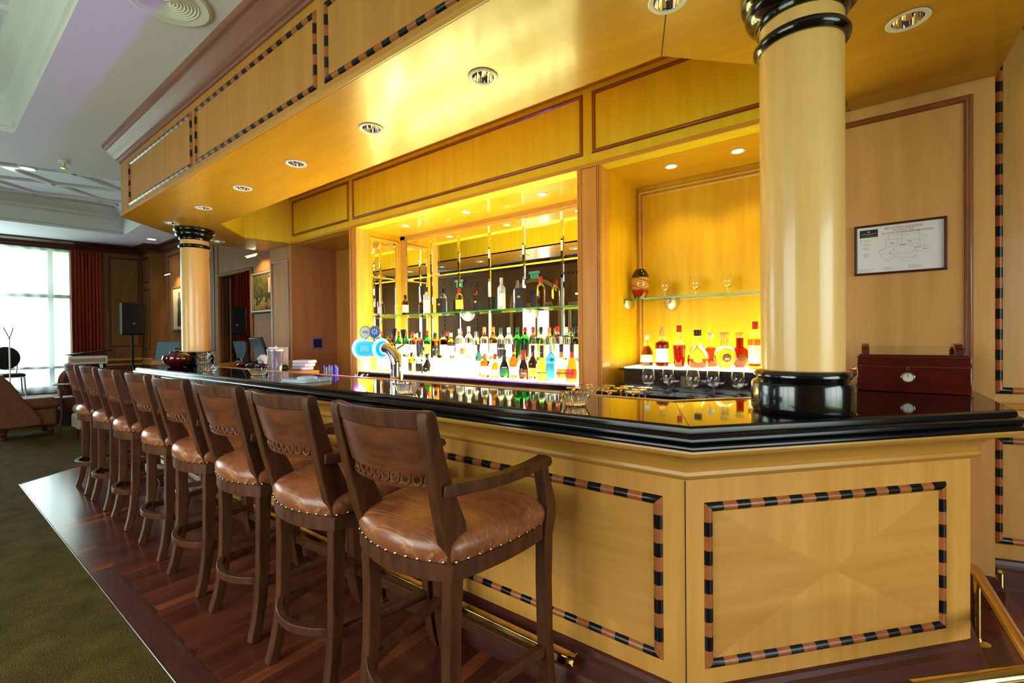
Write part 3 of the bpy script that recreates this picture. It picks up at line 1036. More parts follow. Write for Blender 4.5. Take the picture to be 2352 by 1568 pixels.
dl = [(-0.563, 1.746, 'over the near bend of the bar, at the joint in the canopy'),
      (-1.443, 1.70, 'largest of the row under the canopy, above the third stool back'),
      (-2.329, 1.70, 'second from the joint among the row under the canopy'),
      (-3.215, 1.70, 'third from the joint among the row under the canopy'),
      (-4.086, 1.70, 'fourth from the joint among the row under the canopy'),
      (-4.983, 1.72, 'next to last of the row, just before the far column'),
      (-5.89, 1.73, 'last of the row, in front of the far column head'),
      (-6.52, 2.42, 'behind the far column, right of its black capital'),
      (0.173, 2.45, 'right of the thick column, above the fire plan')]
for x, y, d in dl:
    downlight(x, y, ZS, 'unlit recessed downlight ' + d, False, 'unlit downlights under the canopy')
nl = [(-2.21, 3.40, 'right one above the bottle niche'), (-3.123, 3.40, 'middle one above the bottle niche'), (-4.038, 3.39, 'left one above the bottle niche'),
      (-1.096, 3.45, 'left one above the cognac niche'), (-0.641, 3.45, 'right one above the cognac niche')]
for x, y, d in nl:
    downlight(x, y, ZS, 'glowing niche downlight, ' + d, True, 'glowing downlights in the niches', 0.033)
    spot('niche_lamp', (x, y, ZS - 0.02), SPOT)
dt = thing('downlight', 'small lit downlight in the white ceiling near the far corner', 'downlight', (-10.88, 2.87, ZC), 0, 'lit ceiling downlights')
MB().lathe([(0.07, 0), (0.1, -0.002), (0.1, -0.008), (0.07, -0.006)], seg=20).build('trim_ring', white, dt)
MB().lathe([(0, -0.003), (0.07, -0.003)], seg=20).build('lamp', bulb, dt)
dt2 = thing('downlight', 'lit downlight set in the lattice of the far ceiling tray', 'downlight', (-9.3, 0.90, ZC + 0.449), 0, 'lit ceiling downlights')
MB().lathe([(0.06, 0), (0.1, -0.002), (0.1, -0.008), (0.06, -0.006)], seg=20).build('trim_ring', white, dt2)
MB().lathe([(0, -0.003), (0.06, -0.003)], seg=20).build('lamp', bulb, dt2)
spot('tray_lamp', (-9.3, 0.90, ZC + 0.40), 12, (1, 0.85, 0.6))
spot('corner_lamp', (-10.88, 2.87, ZC - 0.03), 14, (1, 0.85, 0.6))
dt3 = thing('spotlight', 'short white cylinder spotlight hanging in the far ceiling tray', 'spotlight', (-8.6, 0.97, ZC + 0.449), 0)
MB().lathe([(0, 0), (0.09, 0), (0.09, -0.16), (0.075, -0.17), (0.07, -0.15)], seg=20).build('housing', white, dt3)
MB().lathe([(0, -0.15), (0.07, -0.15)], seg=20).build('lamp', bulb_soft, dt3)
sp = thing('ceiling_speaker', 'round white ceiling speaker with a ribbed grille above the bar front', 'speaker', (-3.17, 0.93, ZC), 0)
MB().lathe([(0.155, 0), (0.21, -0.004), (0.215, -0.012), (0.20, -0.02), (0.155, -0.012)], seg=40).build('rim', white, sp)
gp = []
for k in range(9):
    gp += [(0.155 - 0.017 * k, -0.010), (0.150 - 0.017 * k, -0.016), (0.143 - 0.017 * k, -0.010)]
MB().lathe(gp + [(0, -0.010)], seg=40).build('grille', white, sp)
sk = thing('sprinkler', 'small ceiling sprinkler head between the two ceiling trays', 'sprinkler', (-6.90, 1.05, ZC), 0)
MB().lathe([(0, 0), (0.05, 0), (0.045, -0.012), (0.015, -0.016), (0.012, -0.06), (0.0, -0.06)], seg=16).build('escutcheon', white, sk)
MB().lathe([(0, -0.075), (0.03, -0.073), (0.03, -0.078), (0, -0.080)], seg=16).tube([(0.02, 0, -0.04), (0.02, 0, -0.075)], 0.004, 6).tube([(-0.02, 0, -0.04), (-0.02, 0, -0.075)], 0.004, 6).build('deflector', brass, sk)

# ================================================================ BAR STOOLS
def seat_outline(n=10):
    pts = []
    for k in range(n + 1):                      # rear bow, left to right
        x = -0.226 + 0.452 * k / n
        pts.append((x, -0.012 - 0.058 * (1 - (x / 0.226) ** 2)))
    for k in range(1, n + 1):                   # right side
        u = k / n
        pts.append((0.226 + 0.056 * u + 0.02 * math.sin(PI * u), -0.012 + 0.44 * u))
    for k in range(1, n + 1):                   # front
        x = 0.282 - 0.564 * k / n
        pts.append((x, 0.428 + 0.02 * (1 - (x / 0.282) ** 2)))
    for k in range(1, n):                       # left side
        u = 1 - k / n
        pts.append((-(0.226 + 0.056 * u + 0.02 * math.sin(PI * u)), -0.012 + 0.44 * u))
    return pts


def make_stool():
    t = thing('bar_stool', 'stool', 'bar stool')
    O = seat_outline()
    cx, cy = 0.0, 0.2
    # seat rail
    inner = [(cx + (x - cx) * 0.86, cy + (y - cy) * 0.86) for x, y in O]
    MB().prism(O, 0.655, 0.708, holes=[inner]).build('seat_rail', stoolwood, t, bevel=0.003)
    # cushion
    mb = MB()
    rows = [(0.93, 0.700), (0.975, 0.704), (1.0, 0.712), (1.020, 0.728), (1.026, 0.746), (1.006, 0.766), (0.955, 0.783), (0.85, 0.797), (0.64, 0.807), (0.36, 0.812), (0.0, 0.814)]
    n = len(O)
    vs = []
    for sc, z in rows:
        for i, (x, y) in enumerate(O):
            k = sc
            vs.append((cx + (x - cx) * k, cy + (y - cy) * k, z + 0.0))
    fs = [(j * n + i, j * n + (i + 1) % n, (j + 1) * n + (i + 1) % n, (j + 1) * n + i) for j in range(len(rows) - 1) for i in range(n)]
    mb.add(vs, fs)
    cu = mb.build('seat_cushion', leather, t, sharp=80, sub=1)
    nail = MB().ball((0, 0, 0), 0.0056, 8).build('nail_head', nailm, cu)
    per = O + [O[0]]
    acc, first = 0.018, True
    for i in range(n):
        a, b = Vector(per[i]), Vector(per[i + 1])
        L = (b - a).length
        while acc < L:
            p = a.lerp(b, acc / L)
            q = (p - Vector((cx, cy))) * 1.004 + Vector((cx, cy))
            if not first:
                nail = nail.copy()
                COL.objects.link(nail)
            first = False
            nail.location = (q.x, q.y, 0.7155)
            acc += 0.042
        acc -= L
    # rear legs run up into the back posts
    prof = [(-0.044, 0.0), (-0.022, 0.08), (-0.004, 0.18), (0.008, 0.32), (0.012, 0.50), (0.016, 0.66), (0.022, 0.735), (0.006, 0.80), (-0.030, 0.90), (-0.062, 1.01), (-0.084, 1.09), (-0.098, 1.155), (-0.100, 1.172)]
    dep = [0.040, 0.042, 0.045, 0.048, 0.050, 0.058, 0.088, 0.096, 0.074, 0.056, 0.048, 0.042, 0.026]
    for s in (-1, 1):
        rx = [0.206, 0.200, 0.196, 0.193, 0.192, 0.195, 0.198, 0.201, 0.204, 0.207, 0.209, 0.210, 0.210]
        MB().bar([(s * x, y, z) for x, (y, z) in zip(rx, prof)], (1, 0, 0), 0.042, dep).build('rear_leg', stoolwood, t, bevel=0.004)
        # front leg continues above the seat as the arm support
        fp = [(0.462, 0.0), (0.442, 0.07), (0.428, 0.16), (0.418, 0.30), (0.414, 0.50), (0.416, 0.66), (0.424, 0.72), (0.424, 0.77), (0.410, 0.83), (0.400, 0.88), (0.398, 0.922)]
        fd = [0.040, 0.042, 0.045, 0.048, 0.050, 0.056, 0.064, 0.060, 0.046, 0.040, 0.040]
        xs_ = [0.276, 0.272, 0.270, 0.269, 0.269, 0.271, 0.277, 0.280, 0.277, 0.272, 0.271]
        MB().bar([(s * x, y, z) for x, (y, z) in zip(xs_, fp)], (1, 0, 0), 0.042, fd).build('front_leg', stoolwood, t, bevel=0.004)
        ap = [(0.222, -0.052, 0.938), (0.242, 0.02, 0.935), (0.262, 0.10, 0.932), (0.277, 0.19, 0.930), (0.281, 0.28, 0.930), (0.277, 0.36, 0.931), (0.271, 0.410, 0.933), (0.269, 0.432, 0.926), (0.268, 0.440, 0.910)]
        MB().bar([(s * x, y, z) for x, y, z in ap], (0, 0, 1), [0.036] * 6 + [0.034, 0.030, 0.024], [0.042] * 9).build('arm', stoolwood, t, bevel=0.004)
        MB().bar([(s * 0.194, 0.02, 0.245), (s * 0.268, 0.415, 0.245)], (0, 0, 1), 0.036, 0.030).build('stretcher', stoolwood, t, bevel=0.003)
    MB().bar([(-0.262, 0.425, 0.190), (0.262, 0.425, 0.190)], (0, 0, 1), 0.045, 0.028).build('stretcher', stoolwood, t, bevel=0.003)
    bp = [(-0.188 + 0.376 * k / 12, -0.002 - 0.075 * (1 - ((-0.188 + 0.376 * k / 12) / 0.188) ** 2), 0.262) for k in range(13)]
    MB().bar(bp, (0, 0, 1), 0.034, 0.028).build('stretcher', stoolwood, t, bevel=0.003)

    def by(z):
        for (y0, z0), (y1, z1) in zip(prof, prof[1:]):
            if z0 <= z <= z1:
                return y0 + (y1 - y0) * (z - z0) / (z1 - z0)
        return prof[-1][0]

    def curved(z0, z1, th, nz=4, nx=16, off=0.0, bow=0.042):
        mb = MB()
        vs = []
        for side in (-1, 1):
            for j in range(nz + 1):
                z = z0 + (z1 - z0) * j / nz
                for i in range(nx + 1):
                    x = -0.200 + 0.40 * i / nx
                    y = by(z) - bow * (1 - (x / 0.2) ** 2) + side * th / 2 + off
                    vs.append((x, y, z))
        w_, fs = nx + 1, []
        h = (nz + 1) * w_
        for j in range(nz):
            for i in range(nx):
                a = j * w_ + i
                fs.append((a, a + 1, a + 1 + w_, a + w_))
                fs.append((h + a, h + a + w_, h + a + 1 + w_, h + a + 1))
        for i in range(nx):
            fs.append((i, h + i, h + i + 1, i + 1))
            a = nz * w_ + i
            fs.append((a, a + 1, h + a + 1, h + a))
        return mb.add(vs, fs)
    curved(0.978, 1.125, 0.016).build('back_panel', stoolpanel, t)
    curved(1.118, 1.172, 0.024, 2).build('crest_rail', stoolwood, t, bevel=0.004)
    curved(0.930, 0.942, 0.018, 1).build('lower_rail', stoolpanel, t)
    rg = MB()
    for k in range(10):
        x = -0.180 + 0.36 * k / 9
        z = 0.960
        y = by(z) - 0.042 * (1 - (x / 0.2) ** 2)
        sl = 0.042 * 2 * x / 0.04
        tx = Vector((1, sl, 0)).normalized()
        ring = [Vector((x, y, z)) + tx * (0.0155 * math.cos(a)) + Vector((0, 0, 0.0155 * math.sin(a))) for a in [2 * PI * q / 14 for q in range(15)]]
        rg.tube(ring, 0.0048, 6, cap=False)
    rg.build('ring_frieze', stoolpanel, t)
    return t


stools = [(-1.170, 0.965, 0.015, 'nearest bar stool, whose right arm and whole seat are in view'),
          (-1.785, 0.962, 0.02, 'second bar stool from the camera, left of the nearest one'),
          (-2.40, 0.968, 0.03, 'third bar stool from the camera, by the blue white glass tray'),
          (-3.02, 0.966, 0.02, 'fourth bar stool from the camera, below the second ashtray'),
          (-3.68, 0.985, -0.02, 'fifth bar stool from the camera, in the middle of the row'),
          (-4.430, 0.996, -0.03, 'sixth bar stool from the camera, third from the far end'),
          (-5.070, 1.000, 0.0, 'seventh bar stool from the camera, next to last in the row'),
          (-5.720, 1.002, -0.02, 'farthest bar stool of the row, beside the small round side table')]
st0 = make_stool()
for i, (x, y, rz, lab) in enumerate(stools):
    if i == 0:
        st0.location, st0.rotation_euler = (x, y, 0.004), (0, 0, rz)
        st0['label'] = 'walnut and brown leather ' + lab
        st0['group'] = 'bar stools along the front of the bar'
    else:
        dup(st0, (x, y, 0.004), rz, 'walnut and brown leather ' + lab)

# ================================================================ BACK BAR
bb = thing('back_bar_counter', 'black topped back counter with lit steps for the bottles, below the mirrors', 'back bar', (-3.0, 3.1, 0))
C(MB().box(-4.55, -1.70, 3.085, 3.735, 0.965, 1.000).box(-1.50, -0.165, 3.00, 3.775, 0.950, 0.985), 'worktop', stone_edge, bb, bevel=0.003)
C(MB().box(-4.55, -1.70, 3.13, 3.735, 0.0, 0.965).box(-1.50, -0.165, 3.06, 3.775, 0.0, 0.95), 'cabinet', maple_w, bb)
C(MB().box(-4.50, -1.72, 3.095, 3.33, 1.000, 1.012), 'lower_light_panel', lightbox, bb)
C(MB().box(-4.50, -1.72, 3.335, 3.72, 1.012, 1.165), 'upper_light_panel', lightbox, bb)
C(MB().box(-4.50, -1.72, 3.085, 3.093, 1.000, 1.014), 'panel_lip', satin, bb)
lbx = thing('cognac_display_box', 'black box with a glowing glass top carrying the cognac bottles in the right niche', 'display box', (-0.73, 3.3, 0.985))
C(MB().box(-1.40, -0.18, 3.27, 3.75, 0.9855, 1.125).box(-1.43, -0.17, 3.245, 3.75, 1.125, 1.143), 'case', black_lacq, lbx, bevel=0.002)
C(MB().box(-1.39, -0.185, 3.255, 3.74, 1.1432, 1.152), 'light_panel', lightbox2, lbx)
C(MB().box(-0.98, -0.90, 3.262, 3.27, 1.02, 1.10).box(-0.965, -0.915, 3.258, 3.262, 1.035, 1.085), 'socket_plate', mat('socket_bronze', (0.10, 0.075, 0.035), 0.35, metal=0.6), lbx, bevel=0.002)


def glass_shelf(x0, x1, y0, y1, z, label):
    t = thing('glass_shelf', label, 'glass shelf', ((x0 + x1) / 2, y1, z), 0)
    C(MB().box(x0, x1, y0 + 0.003, y1, z - 0.010, z), 'pane', shelfglass, t)
    C(MB().box(x0, x1, y0, y0 + 0.003, z - 0.010, z), 'front_edge', shelfedge, t)
    return t


gs1 = glass_shelf(-4.545, -1.705, 3.50, 3.732, 1.660, 'long glass shelf across the mirrors above the lit bottles')
gs2 = glass_shelf(-1.495, -0.165, 3.50, 3.775, 1.682, 'glass shelf with the dark vase and snifters in the right niche')


def bracket(x, y, z, par):
    k = [(0.062 * math.cos(a) , 0.085 * math.sin(a)) for a in [0, -0.3, -0.6, -0.9, -1.2, -PI / 2]]
    mb = MB()
    rows = []
    for j in range(13):
        u = -PI / 2 + PI * j / 12
        rows.append([(x + rr * math.sin(u), y - rr * math.cos(u) * 1.5, z - 0.011 + h) for rr, h in k])
    for j in range(12):
        for q in range(len(k) - 1):
            mb.quad(rows[j][q], rows[j + 1][q], rows[j + 1][q + 1], rows[j][q + 1])
    return C(mb, 'bracket', satin, par)


for x in (-3.42, -2.55):
    bracket(x, 3.733, 1.66, gs1)
bracket(-1.20, 3.779, 1.682, gs2)
bk = MB()
k = [(0.10 * math.cos(a), 0.075 * math.sin(a)) for a in [0, -0.3, -0.6, -0.9, -1.2, -PI / 2]]
rows = [[(-1.497 + rr * math.cos(u) * 0.35, 3.60 + rr * math.sin(u), 1.671 + h) for rr, h in k] for u in [-PI / 2 + PI * j / 12 for j in range(13)]]
for j in range(12):
    for q in range(len(k) - 1):
        bk.quad(rows[j][q], rows[j + 1][q], rows[j + 1][q + 1], rows[j][q + 1])
C(bk, 'bracket', satin, gs2)

# ---------------------------------------------------------------- bottles
GC = {'clear': (0.66, 0.68, 0.66), 'frost': (0.42, 0.46, 0.46), 'green': (0.004, 0.10, 0.012), 'pale': (0.16, 0.24, 0.10), 'amber': (0.105, 0.026, 0.002),
      'brown': (0.040, 0.009, 0.0012), 'blue': (0.005, 0.03, 0.16), 'red': (0.085, 0.003, 0.002), 'orange': (0.12, 0.018, 0.001), 'yellow': (0.14, 0.085, 0.004),
      'pink': (0.22, 0.085, 0.07), 'olive': (0.020, 0.018, 0.003), 'wine': (0.03, 0.008, 0.004), 'dark': (0.008, 0.006, 0.005), 'teal': (0.006, 0.018, 0.028), 'gold': (0.15, 0.065, 0.005)}
PC_ = {'black': (0.008, 0.008, 0.01), 'red': (0.45, 0.012, 0.012), 'gold': (0.60, 0.38, 0.08), 'white': (0.80, 0.80, 0.76), 'green': (0.01, 0.10, 0.04), 'navy': (0.022, 0.014, 0.09),
       'cream': (0.80, 0.72, 0.52), 'yellow': (0.85, 0.55, 0.05), 'orange': (0.80, 0.22, 0.03), 'silver': (0.60, 0.60, 0.60), 'brown': (0.10, 0.03, 0.012), 'blue': (0.03, 0.25, 0.60), 'grey': (0.25, 0.25, 0.24)}


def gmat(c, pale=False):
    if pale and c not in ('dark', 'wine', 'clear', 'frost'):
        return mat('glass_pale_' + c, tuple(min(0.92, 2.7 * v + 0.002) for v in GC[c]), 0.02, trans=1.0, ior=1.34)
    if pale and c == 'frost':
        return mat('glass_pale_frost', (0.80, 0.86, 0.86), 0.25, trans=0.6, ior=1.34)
    if c in ('dark', 'wine'):
        return mat('glass_' + c, GC[c], 0.06, coat=0.5)
    return mat('glass_' + c, GC[c], 0.25 if c == 'frost' else 0.02, trans=1.0 if c != 'frost' else 0.75, ior=1.34)


def pmat(c):
    return mat('print_' + c, PC_[c], 0.35)


def bprofile(kind, r, h):
    n = 0.36 * r if kind not in ('square', 'flask') else 0.34 * r
    n = max(n, 0.0125)
    if kind == 'wine':
        P = [(0, 0), (r * .9, 0), (r, .006), (r, h * .56), (r * .93, h * .63), (r * .6, h * .70), (n * 1.1, h * .76), (n, h * .82), (n, h * .985), (0, h * .985)]
    elif kind == 'spirit':
        P = [(0, 0), (r * .9, 0), (r, .006), (r, h * .60), (r * .94, h * .66), (r * .72, h * .71), (n * 1.25, h * .755), (n, h * .79), (n, h * .97), (0, h * .97)]
    elif kind == 'vodka':
        P = [(0, 0), (r * .92, 0), (r, .006), (r, h * .66), (r * .9, h * .71), (n * 1.5, h * .76), (n * 1.1, h * .79), (n, h * .84), (n, h * .97), (0, h * .97)]
    elif kind == 'cone':
        P = [(0, 0), (r * .95, 0), (r, .008), (r * .97, h * .30), (r * .8, h * .48), (r * .5, h * .62), (n * 1.1, h * .72), (n, h * .78), (n, h * .97), (0, h * .97)]
    elif kind == 'taper':
        P = [(0, 0), (r * .8, 0), (r * .84, .008), (r * 1.0, h * .45), (r * .98, h * .52), (r * .7, h * .58), (n * 1.15, h * .64), (n, h * .70), (n, h * .97), (0, h * .97)]
    elif kind == 'flask':
        P = [(0, 0), (r * .85, 0), (r, .02), (r * 1.0, h * .26), (r * .9, h * .40), (r * .62, h * .54), (n * 1.15, h * .63), (n, h * .70), (n, h * .97), (0, h * .97)]
    elif kind == 'square':
        P = [(0, 0), (r * .95, 0), (r, .006), (r, h * .64), (r * .9, h * .69), (n * 1.3, h * .73), (n, h * .76), (n, h * .97), (0, h * .97)]
    elif kind == 'disc':
        P = [(0, 0), (r * .45, 0), (r * .5, .012)] + [(r * math.sin(a), r * 0.95 * (1 - math.cos(a)) + .012) for a in [0.75, 1.0, 1.3, 1.6, 1.9, 2.2, 2.5, 2.75]] + [(n, r * 1.9), (n, h * .97), (0, h * .97)]
    return P, n


def bottle(kind, r, h, col, cap, lab, loc, label, group, band=None, rz=0.0, lab2=None, txt=None, capl=0.16, level=None, sy=1.0):
    P, n = bprofile(kind, r, h)
    sq = 0.75 if kind == 'square' else 0.0
    weak_backlit = loc[2] > 1.6 or loc[0] > -1.45  # weaker backlight on these bottles is made up for by a lighter glass tint
    mats, mi = [gmat(col, weak_backlit)], None
    if kind == 'disc':
        sy = 0.42
    if level:
        mats = [gmat(col, weak_backlit), mat('glass_neck', (0.95, 0.96, 0.95), 0.02, trans=1.0, ior=1.34)]
        Q = []
        for (r0, z0), (r1, z1) in zip(P, P[1:]):
            Q.append((r0, z0))
            if z0 < level * h < z1:
                u = (level * h - z0) / (z1 - z0)
                Q.append((r0 + (r1 - r0) * u, level * h))
        Q.append(P[-1])
        P = Q
        mi = [0 if z1 <= level * h + 1e-6 else 1 for (_, z0), (_, z1) in zip(P, P[1:])]
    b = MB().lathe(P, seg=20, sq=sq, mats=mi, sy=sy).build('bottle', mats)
    b.location = loc
    b.rotation_euler = (0, 0, rz)
    tag(b, label, 'bottle', group)
    if cap:
        c0 = h * (1 - capl)
        MB().lathe([(n + .0012, c0), (n + .0022, c0 + .002), (n + .0022, h - .004), (n + .0005, h), (0, h)], seg=16).build('cap', pmat(cap), b)
    face = math.atan2(-loc[1], -loc[0]) - rz

    def strip(z0, z1, col_, half=1.0, name='label'):
        zs = [z0 * h, (z0 + z1) / 2 * h, z1 * h]
        prof = []
        for z in zs:
            rr = r
            for (r0, y0), (r1, y1) in zip(P, P[1:]):
                if y0 <= z <= y1 and y1 > y0:
                    rr = r0 + (r1 - r0) * (z - y0) / (y1 - y0)
            prof.append((rr + .0012, z))
        MB().lathe(prof, seg=12, a0=face - half, a1=face + half, sq=0.0 if not sq else 0.75, sy=sy).build(name, pmat(col_), b)
    if lab:
        strip(0.12, 0.50 if kind not in ('cone', 'flask', 'taper') else 0.36, lab, 1.15)
    if lab2:
        strip(0.16, 0.26, lab2, 1.17, 'label_band')
    if band:
        strip(0.70 if kind not in ('cone', 'flask') else 0.66, 0.78, band, PI - 0.01, 'neck_band')
    if txt:
        body, sz, tz, tcol = txt
        a = face
        o = Vector((math.cos(a) * (r + 0.003), math.sin(a) * (r + 0.003) * sy, tz * h))
        rt = Vector((-math.sin(a), math.cos(a), 0))
        text('lettering', body, sz, plane_m(o, rt), pmat(tcol), b)
    return b


UZ, LZ = 1.1655, 1.0125
UP = [  # x at y=3.42, kind, r, h, glass, cap, label, band, words
    (-4.22, 'wine', .037, .30, 'green', 'red', 'white', None, 'leftmost green bottle with red cap, right of the beer tap'),
    (-4.098, 'wine', .037, .30, 'green', 'red', 'cream', None, 'second green bottle with red cap, right of the beer tap'),
    (-3.975, 'spirit', .037, .29, 'amber', 'red', 'white', None, 'amber bottle with red cap next to the green pair'),
    (-3.860, 'spirit', .038, .29, 'amber', 'black', 'black', 'gold', 'amber bottle with black label and black cap'),
    (-3.735, 'wine', .036, .30, 'green', 'red', 'yellow', None, 'green bottle with yellow label left of the square black label bottle'),
    (-3.613, 'square', .044, .27, 'amber', 'black', 'black', None, 'square amber bottle with a black and white label'),
    (-3.490, 'square', .042, .29, 'amber', 'black', 'cream', 'white', 'square amber bottle with cream label'),
    (-3.375, 'spirit', .038, .27, 'gold', 'white', 'white', None, 'golden bottle with white cap and white label'),
    (-3.250, 'vodka', .046, .31, 'frost', 'silver', 'white', None, 'broad frosted white bottle with silver cap'),
    (-3.125, 'spirit', .043, .33, 'clear', 'white', 'white', None, 'tall clear bottle with white cap, right of the broad frosted one'),
    (-3.030, 'vodka', .034, .28, 'clear', 'grey', 'white', None, 'slim clear bottle with grey cap'),
    (-2.917, 'spirit', .039, .32, 'clear', 'gold', 'white', 'red', 'clear bottle with gold cap and red printing'),
    (-2.807, 'spirit', .041, .32, 'gold', 'orange', 'cream', 'orange', 'golden bottle with orange shoulder and cap'),
    (-2.713, 'spirit', .038, .31, 'clear', 'green', 'black', None, 'clear bottle with dark green cap and black label'),
    (-2.618, 'spirit', .039, .31, 'clear', 'white', 'white', None, 'clear bottle with long white cap, left of the bright green pair'),
    (-2.515, 'spirit', .039, .31, 'green', 'green', None, None, 'bright green bottle with green cap and no front label'),
    (-2.424, 'spirit', .039, .31, 'green', 'red', 'black', None, 'bright green bottle with red cap and black label'),
    (-2.335, 'vodka', .039, .31, 'pale', 'red', 'white', 'orange', 'pale green square shouldered bottle with red cap'),
    (-2.250, 'spirit', .040, .31, 'pale', 'black', 'yellow', None, 'pale bottle with yellow lettered label and dark cap'),
    (-2.165, 'vodka', .039, .30, 'clear', 'orange', 'white', 'yellow', 'clear bottle with orange cap above the blue bottle'),
    (-2.080, 'vodka', .039, .31, 'clear', 'red', 'white', 'red', 'clear bottle with red striped cap, right of the orange capped one'),
    (-1.992, 'vodka', .038, .30, 'clear', 'white', 'white', 'blue', 'clear bottle with blue banded neck near the right pilaster'),
    (-1.893, 'wine', .038, .305, 'olive', 'black', 'cream', 'black', 'dark olive wine bottle near the right pilaster'),
    (-1.795, 'wine', .038, .30, 'olive', 'black', 'white', None, 'olive wine bottle half hidden by the right pilaster')]
for i, (x, kd, r, h, gcol, cp, lb, bd, words) in enumerate(UP):
    y = 3.40 if i % 2 else 3.46
    tx = {5: ('JACK', .022, .36, 'white'), 18: ("GORDON'S", .015, .34, 'orange'), 13: ('BLACK', .018, .36, 'white')}.get(i)
    bottle(kd, r, h, gcol, cp, lb, (x * y / 3.42, y, UZ), words + ', upper lit step', 'bottles on the upper lit step', band=bd, txt=tx)
LO = [
    (-4.271, 'wine', .038, .30, 'green', 'red', 'white', None, 'green wine bottle right of the white light switch'),
    (-4.162, 'wine', .038, .30, 'olive', 'navy', 'white', None, 'olive wine bottle partly behind the beer tap'),
    (-3.740, 'square', .036, .22, 'amber', 'black', 'black', None, 'small square amber bottle with slanted black label'),
    (-3.628, 'square', .036, .22, 'pale', 'black', 'black', None, 'small square pale bottle with black label'),
    (-3.499, 'flask', .052, .21, 'dark', 'black', None, None, 'squat black ornate bottle'),
    (-3.384, 'spirit', .034, .19, 'clear', 'white', 'cream', None, 'short clear bottle with cream label, left of the slim one'),
    (-3.223, 'spirit', .038, .28, 'clear', 'silver', None, None, 'tall plain clear bottle left of the wide decanter'),
    (-3.001, 'flask', .080, .27, 'clear', 'gold', None, None, 'wide clear decanter with gold top'),
    (-2.802, 'wine', .034, .31, 'teal', 'black', 'white', None, 'slim dark teal wine bottle with round white label'),
    (-2.725, 'square', .040, .22, 'brown', 'orange', 'silver', None, 'square brown bottle with silver label'),
    (-2.603, 'cone', .043, .22, 'orange', 'red', 'white', 'white', 'short orange bottle with red top and white label'),
    (-2.500, 'flask', .047, .26, 'dark', 'black', 'green', 'black', 'black round shouldered bottle with green label'),
    (-2.393, 'taper', .043, .31, 'brown', 'brown', 'cream', 'gold', 'brown bottle with a wide cream label and gold cord'),
    (-2.290, 'cone', .045, .26, 'wine', 'red', 'brown', 'red', 'dark brown flared bottle with long red neck'),
    (-2.190, 'taper', .042, .30, 'wine', 'black', 'yellow', None, 'dark bottle with tall yellow label'),
    (-2.100, 'flask', .044, .30, 'yellow', 'navy', 'yellow', 'navy', 'yellow liqueur bottle with navy cap and black band'),
    (-2.008, 'spirit', .042, .30, 'blue', 'silver', 'blue', None, 'blue bottle with pale blue label'),
    (-1.910, 'flask', .044, .31, 'pink', 'navy', 'orange', 'orange', 'pale pink liqueur bottle with navy cap'),
    (-1.812, 'flask', .046, .31, 'orange', 'navy', 'red', 'red', 'orange red liqueur bottle with navy cap')]
for i, (x, kd, r, h, gcol, cp, lb, bd, words) in enumerate(LO):
    y = 3.185 if i % 2 else 3.215
    tx = {11: ('BAILEYS', .014, .40, 'white'), 13: ('Kahlua', .016, .24, 'white')}.get(i)
    b2 = 'black' if i in (15, 17, 18) else None
    bottle(kd, r, h, gcol, cp, lb, (x * y / 3.2, y, LZ), words + ', lower lit step', 'bottles on the lower lit step', band=bd, txt=tx, lab2=b2, capl=0.2)
# bottles and boxes on the long glass shelf
SH = [(-4.311, 'spirit', .040, .24, 'brown', 'black', 'cream', 'dark whisky bottle with cream label at the left end'),
      (-3.938, 'vodka', .040, .31, 'frost', 'black', 'white', 'frosted white bottle, left of the shelf bracket'),
      (-3.422, 'spirit', .042, .26, 'gold', 'red', 'yellow', 'golden bottle with red cap above the left bracket'),
      (-2.840, 'vodka', .041, .32, 'frost', 'silver', 'white', 'tall frosted bottle with silver cap in the middle'),
      (-2.369, 'spirit', .042, .29, 'gold', 'red', None, 'whiskey bottle with red cap, right of the dark gift box'),
      (-1.90, 'spirit', .042, .25, 'brown', 'gold', 'cream', 'brown bottle with cream label by the right pilaster')]
for x, kd, r, h, gcol, cp, lb, words in SH:
    bottle(kd, r, h, gcol, cp, lb, (x, 3.60, 1.6605), words + ', on the long glass shelf', 'bottles on the long glass shelf', capl=0.18)
for x, h, words in ((-3.70, .165, 'left of the golden bottle'), (-3.16, .165, 'left of the tall frosted bottle'), (-2.60, .20, 'right of the tall frosted bottle')):
    t = thing('gift_box', 'dark brown gift box with a gold fan emblem, ' + words, 'box', (x, 3.60, 1.6605), 0, 'dark gift boxes on the glass shelf')
    MB().prism([(-.045, -.035), (.045, -.035), (.045, .035), (-.045, .035)], 0, h).build('carton', mat('carton_brown', (0.018, 0.010, 0.007), 0.4), t, bevel=0.002)
    em = MB()
    for q in range(5):
        a = PI * (0.18 + 0.16 * q)
        em.add([(0.0, -.0362, h * .50), (0.024 * math.cos(a - .22), -.0362, h * .5 + .026 * math.sin(a - .22)), (0.024 * math.cos(a + .22), -.0362, h * .5 + .026 * math.sin(a + .22))], [(0, 1, 2)])
    em.lathe([(0, 0.0), (.008, 0.0)], (0, 0, 0), 10)
    em.build('fan_emblem', pmat('gold'), t)

